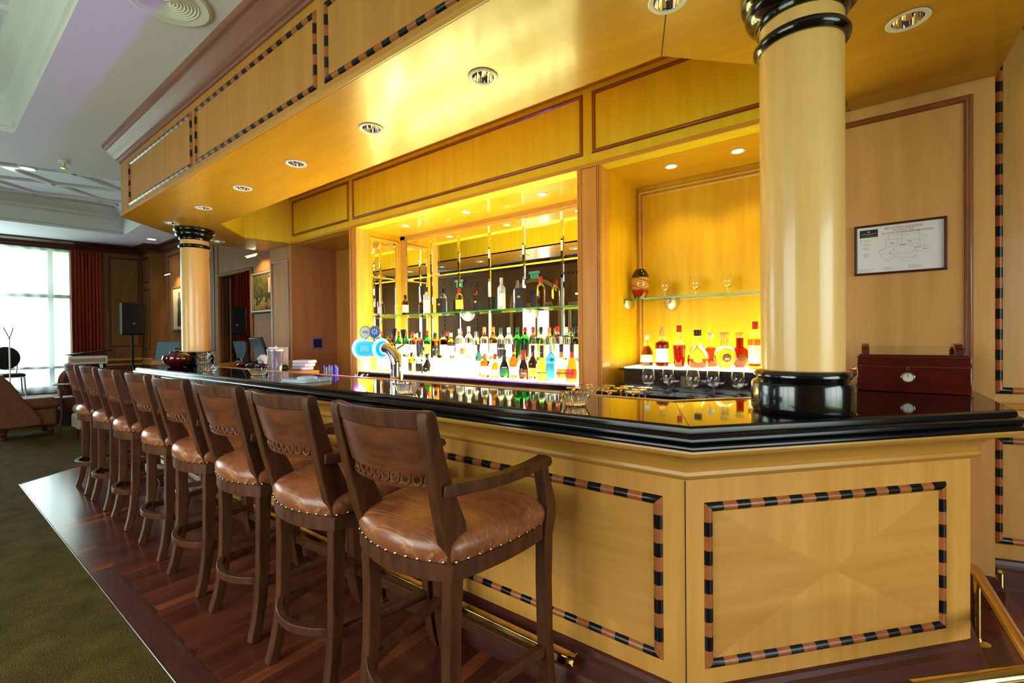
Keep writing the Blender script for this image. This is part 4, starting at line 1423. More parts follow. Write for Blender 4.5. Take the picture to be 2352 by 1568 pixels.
# cognac niche
CG = [(-1.291, 3.45, 'cone', .052, .24, 'amber', 'silver', 'cream', .62, 'leftmost three sided cognac bottle with cream label'),
      (-1.205, 3.56, 'wine', .040, .30, 'orange', 'gold', 'white', .6, 'amber bottle with tall gold neck in the back'),
      (-1.165, 3.43, 'spirit', .050, .27, 'orange', 'gold', 'white', .68, 'cognac bottle with big white label, second in front'),
      (-1.035, 3.42, 'taper', .044, .305, 'red', 'red', None, .50, 'slim red cognac bottle with cork and blue mark'),
      (-0.905, 3.42, 'flask', .070, .27, 'orange', 'black', None, .22, 'broad round cognac bottle with black neck'),
      (-0.855, 3.58, 'flask', .058, .25, 'orange', 'silver', None, .55, 'amber round bottle behind the black necked one'),
      (-0.720, 3.40, 'disc', .078, .25, 'clear', 'gold', None, None, 'flat round crystal bottle with dark medallion'),
      (-0.655, 3.56, 'disc', .072, .25, 'red', 'gold', None, None, 'flat round red bottle behind the crystal one'),
      (-0.540, 3.45, 'spirit', .045, .32, 'gold', 'red', 'cream', .62, 'tall bottle with red cap beside the thick column')]
for x, y, kd, r, h, gcol, cp, lb, lv, words in CG:
    b = bottle(kd, r, h, gcol, cp, lb, (x, y, 1.1525), words + ', on the lit box', 'cognac bottles on the lit box', capl=0.16, level=lv, rz=0.6 if kd == 'disc' else 0)
    if kd == 'disc':
        a = -PI / 2
        nm_ = Vector((0, -1, 0))
        MB().lathe([(0, 0.002), (r * .38, 0.0), ], (0, 0, 0), 20).build('medallion', pmat('brown'), b).data.transform(Matrix.Translation((0, -r * .44, r * .97)) @ Matrix.Rotation(PI / 2, 4, 'X'))
        if gcol == 'clear':
            text('lettering', 'XO', .022, plane_m((0, -r * .44 - .004, r * .85), (1, 0, 0)), pmat('white'), b)
    if kd == 'flask' and cp == 'black':
        o = MB().lathe([(0, 0), (.030, 0)], (0, 0, 0), 20, sy=0.6).build('label', pmat('yellow'), b)
        f_ = math.atan2(-y, -x)
        o.data.transform(Matrix.Translation((math.cos(f_) * (r + .002), math.sin(f_) * (r + .002), .055)) @ Matrix.Rotation(f_ + PI / 2, 4, 'Z') @ Matrix.Rotation(PI / 2, 4, 'X'))

# ---------------------------------------------------------------- glasses
SNP = [(0, 0.002), (.032, 0.0), (.034, .002), (.012, .006), (.0045, .012), (.004, .045), (.010, .052), (.028, .060), (.041, .080), (.045, .100), (.042, .122), (.033, .150), (.029, .160),
       (.0278, .160), (.0318, .149), (.0405, .121), (.0433, .100), (.0395, .081), (.027, .062), (.010, .056), (0, .055)]


def snifter(x, y, z, label, group, s=1.0):
    o = MB().lathe([(a * s, b * s) for a, b in SNP], seg=24).build('brandy_glass', glass)
    o.location = (x, y, z)
    return tag(o, label, 'glass', group)


for x, w_ in ((-1.205, 'left one beside the vase'), (-0.975, 'middle one'), (-0.746, 'right one by the thick column')):
    snifter(x, 3.62, 1.6825, 'empty brandy glass on the niche glass shelf, ' + w_, 'brandy glasses on the niche shelf', 0.95)
for x, y, w_ in ((-1.150, 3.10, 'leftmost'), (-1.045, 3.20, 'second from left, by the socket plate'), (-0.852, 3.10, 'third from left'), (-0.747, 3.19, 'fourth from left'), (-0.60, 3.20, 'rightmost, half behind the column base')):
    snifter(x, y, 0.986, 'empty brandy glass before the black display box, ' + w_, 'brandy glasses on the back counter', 1.06)
# vase
vp = [(0, 0), (.035, 0), (.045, .01), (.062, .05), (.074, .10), (.076, .14), (.068, .19), (.052, .225), (.040, .242), (.034, .246), (.030, .243), (.0, .20)]
vz = [0, 0.05, .10, .14, .165, .19, .26]
vm = mat('vase_glass', (0.30, 0.03, 0.008), 0.06, coat=0.6)
if True:
    t_ = vm.node_tree
    tx = t_.nodes.new('ShaderNodeTexCoord')
    sp_ = t_.nodes.new('ShaderNodeSeparateXYZ')
    dv = t_.nodes.new('ShaderNodeMath')
    dv.operation = 'DIVIDE'
    dv.inputs[1].default_value = 0.25
    cr = t_.nodes.new('ShaderNodeValToRGB')
    e = cr.color_ramp.elements
    e[0].position, e[0].color = 0.0, (0.16, 0.008, 0.006, 1)
    e[1].position, e[1].color = 1.0, (0.006, 0.003, 0.003, 1)
    for p_, c_ in ((0.28, (0.30, 0.014, 0.006, 1)), (0.36, (0.62, 0.28, 0.06, 1)), (0.66, (0.66, 0.33, 0.09, 1)), (0.72, (0.010, 0.005, 0.004, 1))):
        q = e.new(p_)
        q.color = c_
    t_.links.new(tx.outputs['Object'], sp_.inputs[0])
    t_.links.new(sp_.outputs['Z'], dv.inputs[0])
    t_.links.new(dv.outputs[0], cr.inputs[0])
    t_.links.new(cr.outputs[0], t_.nodes['Principled BSDF'].inputs['Base Color'])
vase = MB().lathe(vp, seg=32).build('vase', vm)
vase.location = (-1.405, 3.62, 1.6825)
tag(vase, 'dark brown and orange art glass vase on the niche glass shelf', 'vase')
th = MB()
for k in range(7):
    z0, a0 = .095 + .012 * k, 1.1 * k
    pts = []
    for q in range(41):
        a = a0 + 2 * PI * q / 40
        z = z0 + .012 * math.sin(a * 2 + k)
        rr = 0
        for (r0, y0), (r1, y1) in zip(vp, vp[1:]):
            if y0 <= z <= y1 and y1 > y0:
                rr = r0 + (r1 - r0) * (z - y0) / (y1 - y0)
        pts.append((rr * math.cos(a), rr * math.sin(a), z))
    th.tube(pts, 0.0011, 5, cap=False)
th.build('glass_thread', plastic_k, vase)

# upturned coupe glasses behind the bar
CPP = [(0, .158), (.040, .160), (.0415, .158), (.040, .1555), (.014, .151), (.0052, .140), (.0042, .075), (.010, .066), (.030, .056), (.044, .036), (.048, .012), (.048, 0),
       (.0468, 0), (.0465, .012), (.0425, .035), (.029, .0545), (.009, .064), (0, .066)]
ub = thing('under_bar_worktop', 'low wooden worktop on the bartender side behind the bar counter', 'worktop', (-3.0, 2.3, 0))
C(MB().box(-5.44, -0.74, 2.02, 2.66, 0.88, 0.92), 'worktop', maple_m, ub, bevel=0.004)
C(MB().box(-5.42, -0.78, 2.04, 2.60, 0.0, 0.88), 'cabinet', maple_w, ub)
cps = [(-1.333, 2.369), (-1.300, 2.472), (-1.372, 2.60), (-1.207, 2.350), (-1.195, 2.462), (-1.214, 2.59), (-1.089, 2.345), (-1.094, 2.500), (-1.10, 2.605), (-0.968, 2.375), (-0.978, 2.487), (-0.985, 2.60)]
words = ['front left end', 'second column, middle', 'back left end', 'front, second from left', 'middle row, second from left', 'back row, second from left', 'front, third from left', 'middle row, third from left', 'back row, third from left', 'front right end', 'middle row, right end', 'back right end']
for (x, y), w_ in zip(cps, words):
    o = MB().lathe(CPP, seg=22).build('coupe_glass', glass)
    o.location = (x, y, 0.9205)
    tag(o, 'upturned coupe glass behind the bar edge, ' + w_ + ' of the group', 'glass', 'upturned coupe glasses')

# ---------------------------------------------------------------- things on the bar
AP = [(0, .004), (.040, .0), (.046, .004), (.066, .048), (.069, .052), (.064, .052), (.060, .047), (.043, .012), (0, .010)]


def ashtray(x, y, z, label, s=1.0, group='cut glass ashtrays on the bar'):
    mb = MB()
    vs, fs = [], []
    seg = 48
    for j, (r, zz) in enumerate(AP):
        for i in range(seg):
            a = 2 * PI * i / seg
            k = 1 + (0.028 if i % 2 and 1 < j < 6 else 0)
            notch = -0.010 if (j in (3, 4, 5, 6) and i % 16 in (0, 1)) else 0
            vs.append((r * s * k * math.cos(a), r * s * k * math.sin(a), (zz + notch) * s))
    for j in range(len(AP) - 1):
        for i in range(seg):
            fs.append((j * seg + i, j * seg + (i + 1) % seg, (j + 1) * seg + (i + 1) % seg, (j + 1) * seg + i))
    mb.add(vs, fs)
    o = mb.build('glass_ashtray', glass, sharp=20)
    o.location = (x, y, z)
    return tag(o, label, 'ashtray', group)


ZT = ZB + 0.0008
ashtray(-0.926, 1.660, ZT, 'cut glass ashtray on the bar in front of the upturned coupes')
ashtray(-1.846, 1.545, ZT, 'cut glass ashtray on the bar before the beer tap')
ashtray(-3.80, 1.68, ZT, 'cut glass ashtray on the bar left of the square glass tray')
ashtray(-4.66, 1.64, ZT, 'cut glass ashtray on the bar right of the far column', 1.0)
for k in range(3):
    ashtray(-5.25, 1.80, ZT + 0.0528 * k, 'glass ashtray in the stack beside the far column, ' + ['bottom one', 'middle one', 'top one'][k], 1.0, 'stacked ashtrays by the far column')
# square thick glass tray
tr = thing('glass_tray', 'thick square pale blue glass tray lying flat on the bar', 'tray', (-2.92, 1.60, ZT), 0.15)
trm = mat('tray_glass', (0.62, 0.86, 0.93), 0.08, trans=0.35, ior=1.4)
hw = 0.115
sqp = lambda k: [(sx * k + (math.cos(a) * 0.03), sy * k + (math.sin(a) * 0.03)) for sx, sy, a0 in ((1, 1, 0), (-1, 1, PI / 2), (-1, -1, PI), (1, -1, 3 * PI / 2)) for a in [a0 + PI / 2 * q / 4 for q in range(5)]]
MB().prism(sqp(hw - .03), 0, 0.022, holes=()).build('tray_body', trm, tr, bevel=0.008)
MB().lathe([(.035, .0215), (.06, .0215), (.062, .030), (.052, .034), (.036, .030)], seg=24).build('tray_ring', trm, tr)

# beer tap
tap = thing('beer_tap', 'chrome beer tap tower with a glowing blue glass cylinder behind the bar', 'beer tap', (-2.62, 2.10, 0.92))
pts = [(0, 0, 0.0005), (0, 0, 0.27)] + [(-0.105 + 0.105 * math.cos(a), 0, 0.27 + 0.115 * math.sin(a)) for a in [PI / 2 * q / 8 for q in range(1, 9)]] + [(-0.155, 0, 0.385)]
MB().tube(pts, 0.044, 24).build('pipe', chrome, tap)
MB().lathe([(.044, .262), (.047, .264), (.047, .276), (.044, .278)], seg=24).build('pipe_collar', chrome, tap)


def xl(prof, seg=28):
    return MB().lathe(prof, seg=seg)


def lay(o, x, z):
    o.data.transform(Matrix.Translation((x, 0, z)) @ Matrix.Rotation(-PI / 2, 4, 'Y'))
    return o


glowb = mat('blue_glow', (0.02, 0.30, 0.5), 0.2, emis=(0.01, 0.50, 0.95), estr=0.95)
ringb = mat('ice_glow', (0.6, 0.8, 1.0), 0.2, emis=(0.30, 0.55, 1.0), estr=1.3)
lay(xl([(0, .0), (.058, .0), (.058, .26), (0, .26)]).build('glow_core', glowb, tap), -0.155, 0.385)
lay(xl([(.066, .0), (.070, .004), (.070, .262), (.066, .266)]).build('glass_sleeve', glass_pane, tap), -0.155, 0.385)
for q in (0.0, 0.25):
    lay(xl([(.060, q), (.078, q + .003), (.080, q + .010), (.078, q + .018), (.060, q + .022)]).build('end_ring', ringb, tap), -0.155, 0.385)
for x in (-0.36, -0.245):
    o = MB().lathe([(0, -.008), (.038, -.008), (.043, -.004), (.043, .004), (.038, .008), (0, .008)], seg=28).build('medallion', chrome if False else satin, tap)
    o.data.transform(Matrix.Translation((x, 0.0, 0.51)) @ Matrix.Rotation(0.78, 4, 'Z') @ Matrix.Rotation(PI / 2, 4, 'X') @ Matrix.Scale(1.15, 4, (0, 1, 0)))
    dsc = MB().lathe([(0, .0), (.035, .0)], seg=28).build('badge', pmat('white') if x < -0.3 else mat('badge_blue', (0.03, 0.13, 0.45), 0.3), o)
    nv = Vector((math.sin(0.78), -math.cos(0.78), 0))
    dsc.data.transform(Matrix.Translation(Vector((x, 0, 0.51)) + nv * 0.0088) @ Matrix.Rotation(0.78, 4, 'Z') @ Matrix.Rotation(PI / 2, 4, 'X') @ Matrix.Scale(1.15, 4, (0, 1, 0)))
    rt = Vector((math.cos(0.78), math.sin(0.78), 0))
    ctr = Vector((x, 0, 0.51)) + nv * 0.0105
    if x < -0.3:
        text('lettering', 'EFES', .022, plane_m(ctr, rt), pmat('navy'), o)
    else:
        st = MB()
        for k in range(8):
            a = PI / 2 + 2 * PI * k / 8
            c_ = ctr + Vector((0, 0, .004))
            p = lambda ang, rr: c_ + rt * (rr * math.cos(ang)) + Vector((0, 0, rr * math.sin(ang)))
            st.quad(p(a, .006), p(a - .25, .017), p(a, .030), p(a + .25, .017))
        st.build('star_mark', pmat('white'), o)
    MB().tube([(x, 0, 0.455), (x, 0, 0.475)], 0.009, 10).build('stem', chrome, tap)
for x, z, y in ((-0.10, 0.555, -0.05), (0.02, 0.545, -0.03)):
    pass
text('lettering', 'EFES', .056, plane_m((-0.27, -0.0725, 0.385), (1, 0.0, 0)), pmat('white'), tap)
for dx, dz, w_ in ((-0.085, 0.0, 'left'), (0.02, -0.01, 'right')):
    hnd = MB().lathe([(0, 0), (.006, 0), (.006, .05), (.012, .055), (.020, .10), (.021, .115), (0, .118)], seg=14).build('tap_handle', mat('tap_handle_blue', (0.008, 0.010, 0.05), 0.3), tap)
    hnd.data.transform(Matrix.Translation((dx - 0.03, 0.075, 0.42 + dz)))
    MB().tube([(dx - 0.03, 0.02, 0.40 + dz), (dx - 0.03, 0.075, 0.425 + dz)], 0.008, 8).build('tap_spindle', chrome, tap)
pl = bpy.data.lights.new('tap_lamp', 'POINT')
pl.energy, pl.color, pl.shadow_soft_size = 55.0, (0.28, 0.07, 1.0), 0.05
plo = bpy.data.objects.new('tap_lamp', pl)
COL.objects.link(plo)
plo.location = (-3.13, 2.15, 1.27)

# pourers, straws
for k in range(6):
    x, y = -2.98 - 0.035 * k * 0.9, 2.10 + 0.01 * (k % 2)
    t = thing('bottle_pourer', 'chrome speed pourer under the beer tap, %s of the row' % ['rightmost', 'second from right', 'third from right', 'third from left', 'second from left', 'leftmost'][k], 'pourer', (x, y, 0.9205), 0.5 * k, 'chrome pourers under the beer tap')
    MB().lathe([(0, 0), (.012, 0), (.010, .09), (.016, .095), (.016, .115), (.007, .125), (0, .125)], seg=12).build('stopper', chrome, t)
    MB().tube([(0, 0, .12), (0, 0, .15), (.010, 0, .175), (.024, 0, .19)], .005, 8).build('spout', chrome, t)
sc = thing('straw_caddy', 'dark divided caddy holding blue drinking straws behind the bar edge', 'caddy', (-3.45, 2.10, 0.9205), 0)
MB().box(-.10, .10, -.03, .03, 0, .004).box(-.10, -.096, -.03, .03, 0, .16).box(.096, .10, -.03, .03, 0, .16).box(-.096, .096, .026, .03, 0, .16).box(-.096, .096, -.03, -.026, 0, .16).box(-.003, .003, -.026, .026, 0, .16).build('box', plastic_k, sc)
strawm = mat('straw_blue', (0.012, 0.016, 0.16), 0.3)
for k in range(14):
    sx_ = -0.086 + 0.0125 * k + (0.010 if k >= 7 else 0)
    t = MB().tube([(0, 0, 0.001), (R.uniform(-.008, .008), R.uniform(-.008, .008), .235 + R.uniform(-.012, .012))], .0045, 8).build('straw', strawm)
    t.location = (-3.45 + sx_, 2.10 + R.uniform(-.012, .012), 0.925)
    tag(t, 'blue drinking straw standing in the dark caddy behind the bar', 'straw', 'blue straws in the caddy')

# mixing glass, black bottles, figurine, stuff by the far column
mg = thing('mixing_glass', 'tall flared shaker glass with a metal rim at the back edge of the bar', 'glass', (-4.40, 2.10, 0.9205))
MB().lathe([(0, 0), (.040, 0), (.066, .36), (.069, .36), (.071, .355), (.044, -.0), (0, .0)], seg=28).build('tumbler', mat('steel_glass', (0.62, 0.60, 0.52), 0.10, trans=0.8, ior=1.3), mg)
MB().lathe([(.0655, .352), (.072, .352), (.0735, .366), (.070, .372), (.0655, .366)], seg=28).build('rim', satin, mg)
MB().tube([(.055, -.02, .30), (.058, -.02, .40)], .006, 8).build('bar_spoon', pmat('cream'), mg)
ped = thing('bottle_rest', 'low wooden shelf behind the bar carrying black bottles', 'shelf', (-5.1, 2.40, 0.9205))
C(MB().box(-5.72, -4.50, 2.24, 2.60, 0.9205, 1.055), 'case', maple_m, ped, bevel=0.004)
for k, x in enumerate((-5.52, -5.29, -5.06, -4.83, -4.60)):
    o = MB().lathe([(0, 0), (.034, 0), (.037, .006), (.037, .13), (.030, .155), (.014, .18), (.013, .225), (0, .225)], seg=18).build('black_bottle', mat('black_glass', (0.004, 0.004, 0.006), 0.05, coat=0.5))
    o.rotation_euler = (0, PI / 2, 0)
    o.location = (x - 0.11, 2.28, 1.0925)
    tag(o, 'black bottle lying on its side behind the bar, %s of five' % ['leftmost', 'second from left', 'middle', 'second from right', 'rightmost'][k], 'bottle', 'black bottles lying on the shelf')
el = thing('figurine', 'small white elephant figurine behind the bar, above the lying black bottles', 'figurine', (-5.42, 2.45, 1.0555))
arch = [(-.055 * math.cos(PI * q / 10), 0, .075 + .045 * math.sin(PI * q / 10)) for q in range(11)]
MB().tube([(-.055, 0, 0)] + arch[:3], .020, 10).tube([(.055, 0, 0)] + arch[::-1][:3], .020, 10).tube(arch, [.018, .026, .034, .038, .040, .040, .040, .038, .034, .026, .018], 12).build('body', pmat('white'), el)
MB().ball((-.078, 0, .105), .030, 12).tube([(-.098, 0, .10), (-.112, 0, .07), (-.112, 0, .045)], [.012, .009, .006], 8).build('head', pmat('white'), el)
pot = thing('maroon_pot', 'round maroon glazed pot on the bar in front of the far column', 'pot', (-5.80, 1.73, ZT))
MB().lathe([(0, 0), (.055, 0), (.075, .012), (.118, .05), (.130, .085), (.120, .12), (.085, .145), (.06, .150), (0, .150)], seg=36).build('pot_body', maroon, pot)
MB().lathe([(.0, .150), (.062, .150), (.060, .160), (.030, .168), (.014, .172), (.014, .182), (.022, .192), (.018, .205), (0, .208)], seg=24).build('pot_lid', black_lacq, pot)
# till
pos = thing('till', 'dark touch screen till on the back counter beyond the bar', 'till', (-6.15, 2.70, 0.95))
tabm = MB().box(-6.9, -5.40, 2.5, 3.05, 0.90, 0.95)
bt = thing('service_counter', 'short wooden service counter beyond the bar carrying the till', 'counter', (-6.1, 2.8, 0))
C(MB().box(-6.38, -5.55, 2.66, 3.05, 0.0, 0.90).box(-6.38, -5.50, 2.64, 3.07, 0.90, 0.9495), 'case', maple_m, bt, bevel=0.004)
MB().box(-.17, .17, -.14, .14, 0.0005, .07).build('base', plastic_b, pos, bevel=0.01)
MB().obox((.10, 0, .30), (1, 0, 0.0), (0, 1, 0.35), (0, -0.35, 1), .16, .02, .17).build('screen', mat('till_screen', (0.008, 0.012, 0.020), 0.45), pos, bevel=0.008)
MB().bar([(.10, .03, .06), (.10, .05, .24)], (1, 0, 0), .06, .04).build('stand', plastic_k, pos)
MB().box(-.15, .02, -.12, .10, .0705, .16).build('receipt_printer', plastic_b, pos, bevel=0.012)
MB().box(-.13, .0, -.1225, -.120, .10, .13).build('paper_slot', mat('till_blue', (0.10, 0.26, 0.38), 0.3), pos)
nb = thing('carton_box', 'open cream cardboard box behind the shaker glass', 'box', (-5.66, 2.74, 0.95))
MB().box(-.13, .13, -.06, .06, 0.0005, .34).build('carton', pmat('cream'), nb, bevel=0.003)
for k in range(3):
    np_ = MB().box(-.10, .10, -.07, .07, 0, .035).build('napkin_stack', pmat('white'), None, bevel=0.012)
    np_.location = (-5.56 + 0.02 * k, 2.36 + .25 * 0 + .18, 1.0556 + 0.0355 * k)
    np_.rotation_euler = (0, 0, 0.2 * k)
    np_.location.x = -4.72 + 0.02 * k
    tag(np_, 'folded white napkin pile behind the shaker glass, ' + ['bottom', 'middle', 'top'][k] + ' one', 'napkins', 'white napkin piles')
jg = thing('bar_siphon', 'black bottle with a slim neck behind the ashtray stack', 'bottle', (-5.60, 2.35, 1.0555))
MB().lathe([(0, 0), (.04, 0), (.045, .01), (.045, .10), (.02, .17), (.012, .20), (.012, .27), (.020, .275), (.020, .30), (0, .30)], seg=20).build('bottle_body', plastic_k, jg)

# keypad and switch
kp = thing('wall_display', 'small square grey wall panel with a dark screen left of the bottle niche', 'wall panel', (-6.0198, 3.455, 1.325))
MB().box(0, .010, -.085, .085, -.09, .09).build('plate', mat('plate_grey', (0.22, 0.18, 0.20), 0.4), kp, bevel=0.003)
MB().box(.0102, .012, -.062, .062, -.06, .06).build('screen', mat('display_dark', (0.012, 0.010, 0.05), 0.2), kp)
sw = thing('light_switch', 'cream light switch on a square plate below the beer tap cylinder', 'switch', (-4.5498, 3.19, 1.09))
MB().box(0, .006, -.075, .085, -.09, .09).build('plate', maple_m, sw, bevel=0.002)
MB().box(.0062, .012, -.038, .038, -.045, .045).build('rocker', plastic_w, sw, bevel=0.003)

# ---------------------------------------------------------------- humidor
hm = thing('humidor', 'glossy dark red wooden cigar box on the bar at the foot of the wall', 'humidor', (0.212, 2.98, ZT))
HW, HD = 0.205, 0.12
MB().box(-HW, HW, -HD, HD, 0, 0.125).build('case', humid, hm, bevel=0.004)
MB().box(-HW, HW, -HD, HD, 0.127, 0.172).prism([(-HW + .008, -HD + .008), (HW - .008, -HD + .008), (HW - .008, HD - .008), (-HW + .008, HD - .008)], .172, .180).build('lid', humid, hm, bevel=0.004)
MB().box(-HW + .001, HW - .001, -HD + .001, HD - .001, 0.125, 0.127).build('seam', brass, hm)
for s in (-1, 1):
    ap = [(s * (HW - .035), -.085 * math.cos(PI * q / 12),     .178 + .048 * math.sin(PI * q / 12)) for q in range(13)]
    MB().bar(ap, (1, 0, 0), .030, .016).build('hoop', humid, hm, bevel=0.002)
gm = MB()
ap = [(-.083 * math.cos(PI * q / 12), .180 + .038 * math.sin(PI * q / 12)) for q in range(13)]
for (y0, z0), (y1, z1) in zip(ap, ap[1:]):
    gm.quad((-HW + .045, y0, z0), (HW - .045, y0, z0), (HW - .045, y1, z1), (-HW + .045, y1, z1))
gm.build('curved_window', glass_pane, hm)
dial = MB().lathe([(0, -.004), (.024, -.004), (.0255, -.002), (.0255, 0), (0, 0)], seg=32).build('hygrometer', chrome, hm)
dial.data.transform(Matrix.Translation((-.012, -HD, .088 - .016)) @ Matrix.Rotation(-PI / 2, 4, 'X'))
df = MB().lathe([(0, 0), (.020, 0)], seg=28).build('dial_face', pmat('white'), dial)
df.data.transform(Matrix.Translation((-.012, -HD - .0045, .072)) @ Matrix.Rotation(PI / 2, 4, 'X'))
dk = MB()
for k in range(11):
    a = -0.6 + (PI + 1.2) * k / 10
    for r0, r1 in ((.0145, .0175),):
        dk.bar([(-.012 + r0 * math.cos(a), -HD - .0048, .072 + r0 * math.sin(a)), (-.012 + r1 * math.cos(a), -HD - .0048, .072 + r1 * math.sin(a))], (0, 1, 0), .0004, .0008)
dk.bar([(-.012, -HD - .005, .072), (-.012, -HD - .005, .089)], (0, 1, 0), .0006, .0012)
dk.lathe([(0, 0), (.0045, 0)], (0, 0, 0), 14)
dk = dk.build('dial_marks', plastic_k, dial)
kh = MB().bar([(-.012, -HD - .0015, .105), (-.012, -HD - .0015, .122)], (0, 1, 0), .003, .014).build('keyhole_plate', chrome, hm)
MB().bar([(-.012, -HD - .0035, .109), (-.012, -HD - .0035, .118)], (0, 1, 0), .001, .005).build('keyhole', plastic_k, kh)
MB().tube([(-HW - .002, -.03, .10), (-HW - .016, -.03, .10), (-HW - .016, .03, .10), (-HW - .002, .03, .10)], .004, 8).build('handle', brass, hm)

# ---------------------------------------------------------------- fire plan
fp = thing('fire_plan', 'framed fire evacuation plan on the wall right of the thick column', 'framed sign', (0.19, YW, 1.85))
PW, PH = 0.192, 0.139
MB().box(-PW, PW, -.006, -.001, -PH, PH).build('paper', mat('paper', (0.80, 0.80, 0.86), 0.5), fp)
frm = frame((0, 0), (1, 0), -PW + .006, PW - .006, -PH + .006, PH - .006, .014, .016)
frm.build('frame', mahog, fp).data.transform(Matrix.Translation((0, -.004, 0)))
RED = mat('ink_red', (0.42, 0.02, 0.02), 0.6)
INK = mat('ink_grey', (0.16, 0.16, 0.18), 0.6)
INKB = mat('ink_blue', (0.05, 0.07, 0.25), 0.6)
pm = lambda x, z: plane_m((x, -.0064, z), (1, 0, 0))
text('lettering', 'ӨРТ БОЛҒАН ЖАҒДАЙДА', .0125, pm(.02, .108), RED, fp, extrude=.0001)
text('lettering', 'IN CASE OF FIRE', .0115, pm(.02, .096), mat('ink_orange', (0.50, 0.12, 0.03), .6), fp, extrude=.0001)
text('lettering', 'В СЛУЧАЕ ВОЗНИКНОВЕНИЯ ПОЖАРА', .0112, pm(.035, .083), RED, fp, extrude=.0001)
lg = MB().box(-.168, -.088, -.0066, -.006, .070, .112).build('logo_panel', mat('logo_black', (0.012, 0.016, 0.014), .5), fp)
pl_ = lambda x, z: plane_m((x, -.0068, z), (1, 0, 0))
text('lettering', 'INTERCONTINENTAL', .0075, pl_(-.128, .089), pmat('silver'), lg, extrude=.0001)
text('lettering', 'ALMATY', .0038, pl_(-.128, .0825), pmat('silver'), lg, extrude=.0001)
text('lettering', 'THE ANKARA IN KAZAKHSTAN', .0045, pl_(-.128, .077), pmat('gold'), lg, extrude=.0001)
o = MB().lathe([(0, 0), (.004, 0)], seg=16).build('logo_disc', pmat('cream'), lg)
o.data.transform(Matrix.Translation((-.128, -.0068, .101)) @ Matrix.Rotation(PI / 2, 4, 'X'))


def lines(segs, wdt, mm, name):
    mb = MB()
    for a, b in segs:
        A, B = Vector((a[0], -.0063, a[1])), Vector((b[0], -.0063, b[1]))
        mb.bar([A, B], (0, 1, 0), .0002, wdt)
    return mb.build(name, mm, fp)


def pxl(px, pz):           # sheet coordinates from a 0..1 grid over the paper
    return (-PW + 2 * PW * px, PH - 2 * PH * pz)


pol = [[(.39, .24), (.39, .33), (.36, .33), (.36, .47), (.40, .47)], [(.39, .24), (.53, .24), (.53, .215), (.72, .215), (.72, .45)], [(.53, .24), (.53, .45)],
       [(.39, .33), (.53, .33)], [(.53, .265), (.72, .26)], [(.58, .33), (.58, .38), (.72, .37)], [(.72, .30), (.78, .30), (.80, .33), (.78, .40), (.72, .40)],
       [(.36, .47), (.28, .54), (.31, .66), (.38, .75), (.47, .67), (.41, .55)], [(.28, .54), (.40, .47), (.53, .43), (.67, .44), (.80, .52), (.83, .56), (.80, .64), (.66, .58)],
       [(.47, .67), (.50, .70), (.58, .78), (.62, .78), (.67, .70), (.70, .60)], [(.50, .70), (.58, .71), (.67, .70)], [(.66, .58), (.70, .46)], [(.74, .60), (.77, .50)],
       [(.42, .40), (.50, .40)], [(.42, .36), (.42, .44)], [(.49, .34), (.49, .44)]]
pol.append([(.45 + .12 * (1 - math.cos(PI * q / 10)), .53 + .10 * math.sin(PI * q / 10)) for q in range(11)])
pol.append([(.44 + .12 * (1 - math.cos(PI * q / 10)), .55 - .09 * math.sin(PI * q / 10)) for q in range(11)])
lines([(pxl(*a), pxl(*b)) for P in pol for a, b in zip(P, P[1:])], .0008, INK, 'floor_plan')
tl = []
for x0, z0, n_, L in ((.10, .30, 3, .10), (.10, .37, 4, .10), (.10, .45, 4, .08), (.10, .57, 6, .09), (.05, .88, 6, .2), (.33, .87, 5, .17), (.60, .86, 5, .18)):
    for k in range(n_):
        tl.append((pxl(x0, z0 + .0135 * k), pxl(x0 + L * R.uniform(.55, 1), z0 + .0135 * k)))
lines(tl, .0007, INK, 'small_print')
lines([(pxl(.41, .405), pxl(.445, .405)), (pxl(.60, .40), pxl(.64, .40)), (pxl(.51, .455), pxl(.58, .455)), (pxl(.69, .53), pxl(.74, .525)), (pxl(.76, .57), pxl(.80, .565))], .0022, INKB, 'room_names')
lines([(pxl(.072, .30), pxl(.083, .30)), (pxl(.072, .36), pxl(.083, .36)), (pxl(.398, .60), pxl(.413, .60))], .004, RED, 'red_marks')

# ---------------------------------------------------------------- brass rails at the step on the right
hr = thing('hand_rail', 'brass hand rail beside the steps at the right end of the bar', 'hand rail', (0.50, 2.99, 0.0))
P0 = Vector((0.435, 2.91, 0.30))
P1 = Vector((0.4587, 2.28, 0.30)) + Vector((0.02, -.5, 0))
C(MB().tube([(0.43, 2.93, 0.30), (0.434, 2.90, 0.305), (0.475, 1.75, 0.305)], 0.021, 16), 'rail', brass, hr)
C(MB().tube([(0.4335, 2.86, 0.0045), (0.4335, 2.86, 0.29)], 0.014, 12), 'post', brass, hr)
C(MB().lathe([(0, .022), (.016, .022), (.018, .012), (.042, .006), (.044, .0045), (0, .0045)], (0.4335, 2.86, 0), 24), 'flange', brass, hr)
fr2 = thing('guard_rail', 'brass guard rail crossing the lower right corner of the view', 'guard rail', (0.4, 1.9, 0))
C(MB().tube([(0.12, 1.595, 0.435), (0.60, 2.075, 0.435)], 0.022, 16), 'rail', brass, fr2)
C(MB().tube([(0.16, 1.635, 0.0045), (0.16, 1.635, 0.43)], 0.010, 12), 'post', brass, fr2)
C(MB().tube([(0.58, 2.055, 0.0045), (0.58, 2.055, 0.43)], 0.010, 12), 'post', brass, fr2)
bp_ = thing('brass_post', 'short brass post against the panelled wall right of the bar', 'post', (0.66, 3.50, 0.165))
C(MB().tube([(0.615, 3.50, 0.0), (0.615, 3.50, 0.10)], 0.020, 14).lathe([(0.020, .10), (.022, .104), (.012, .117), (0, .12)], (0.615, 3.50, 0), 14), 'post', brass, bp_)

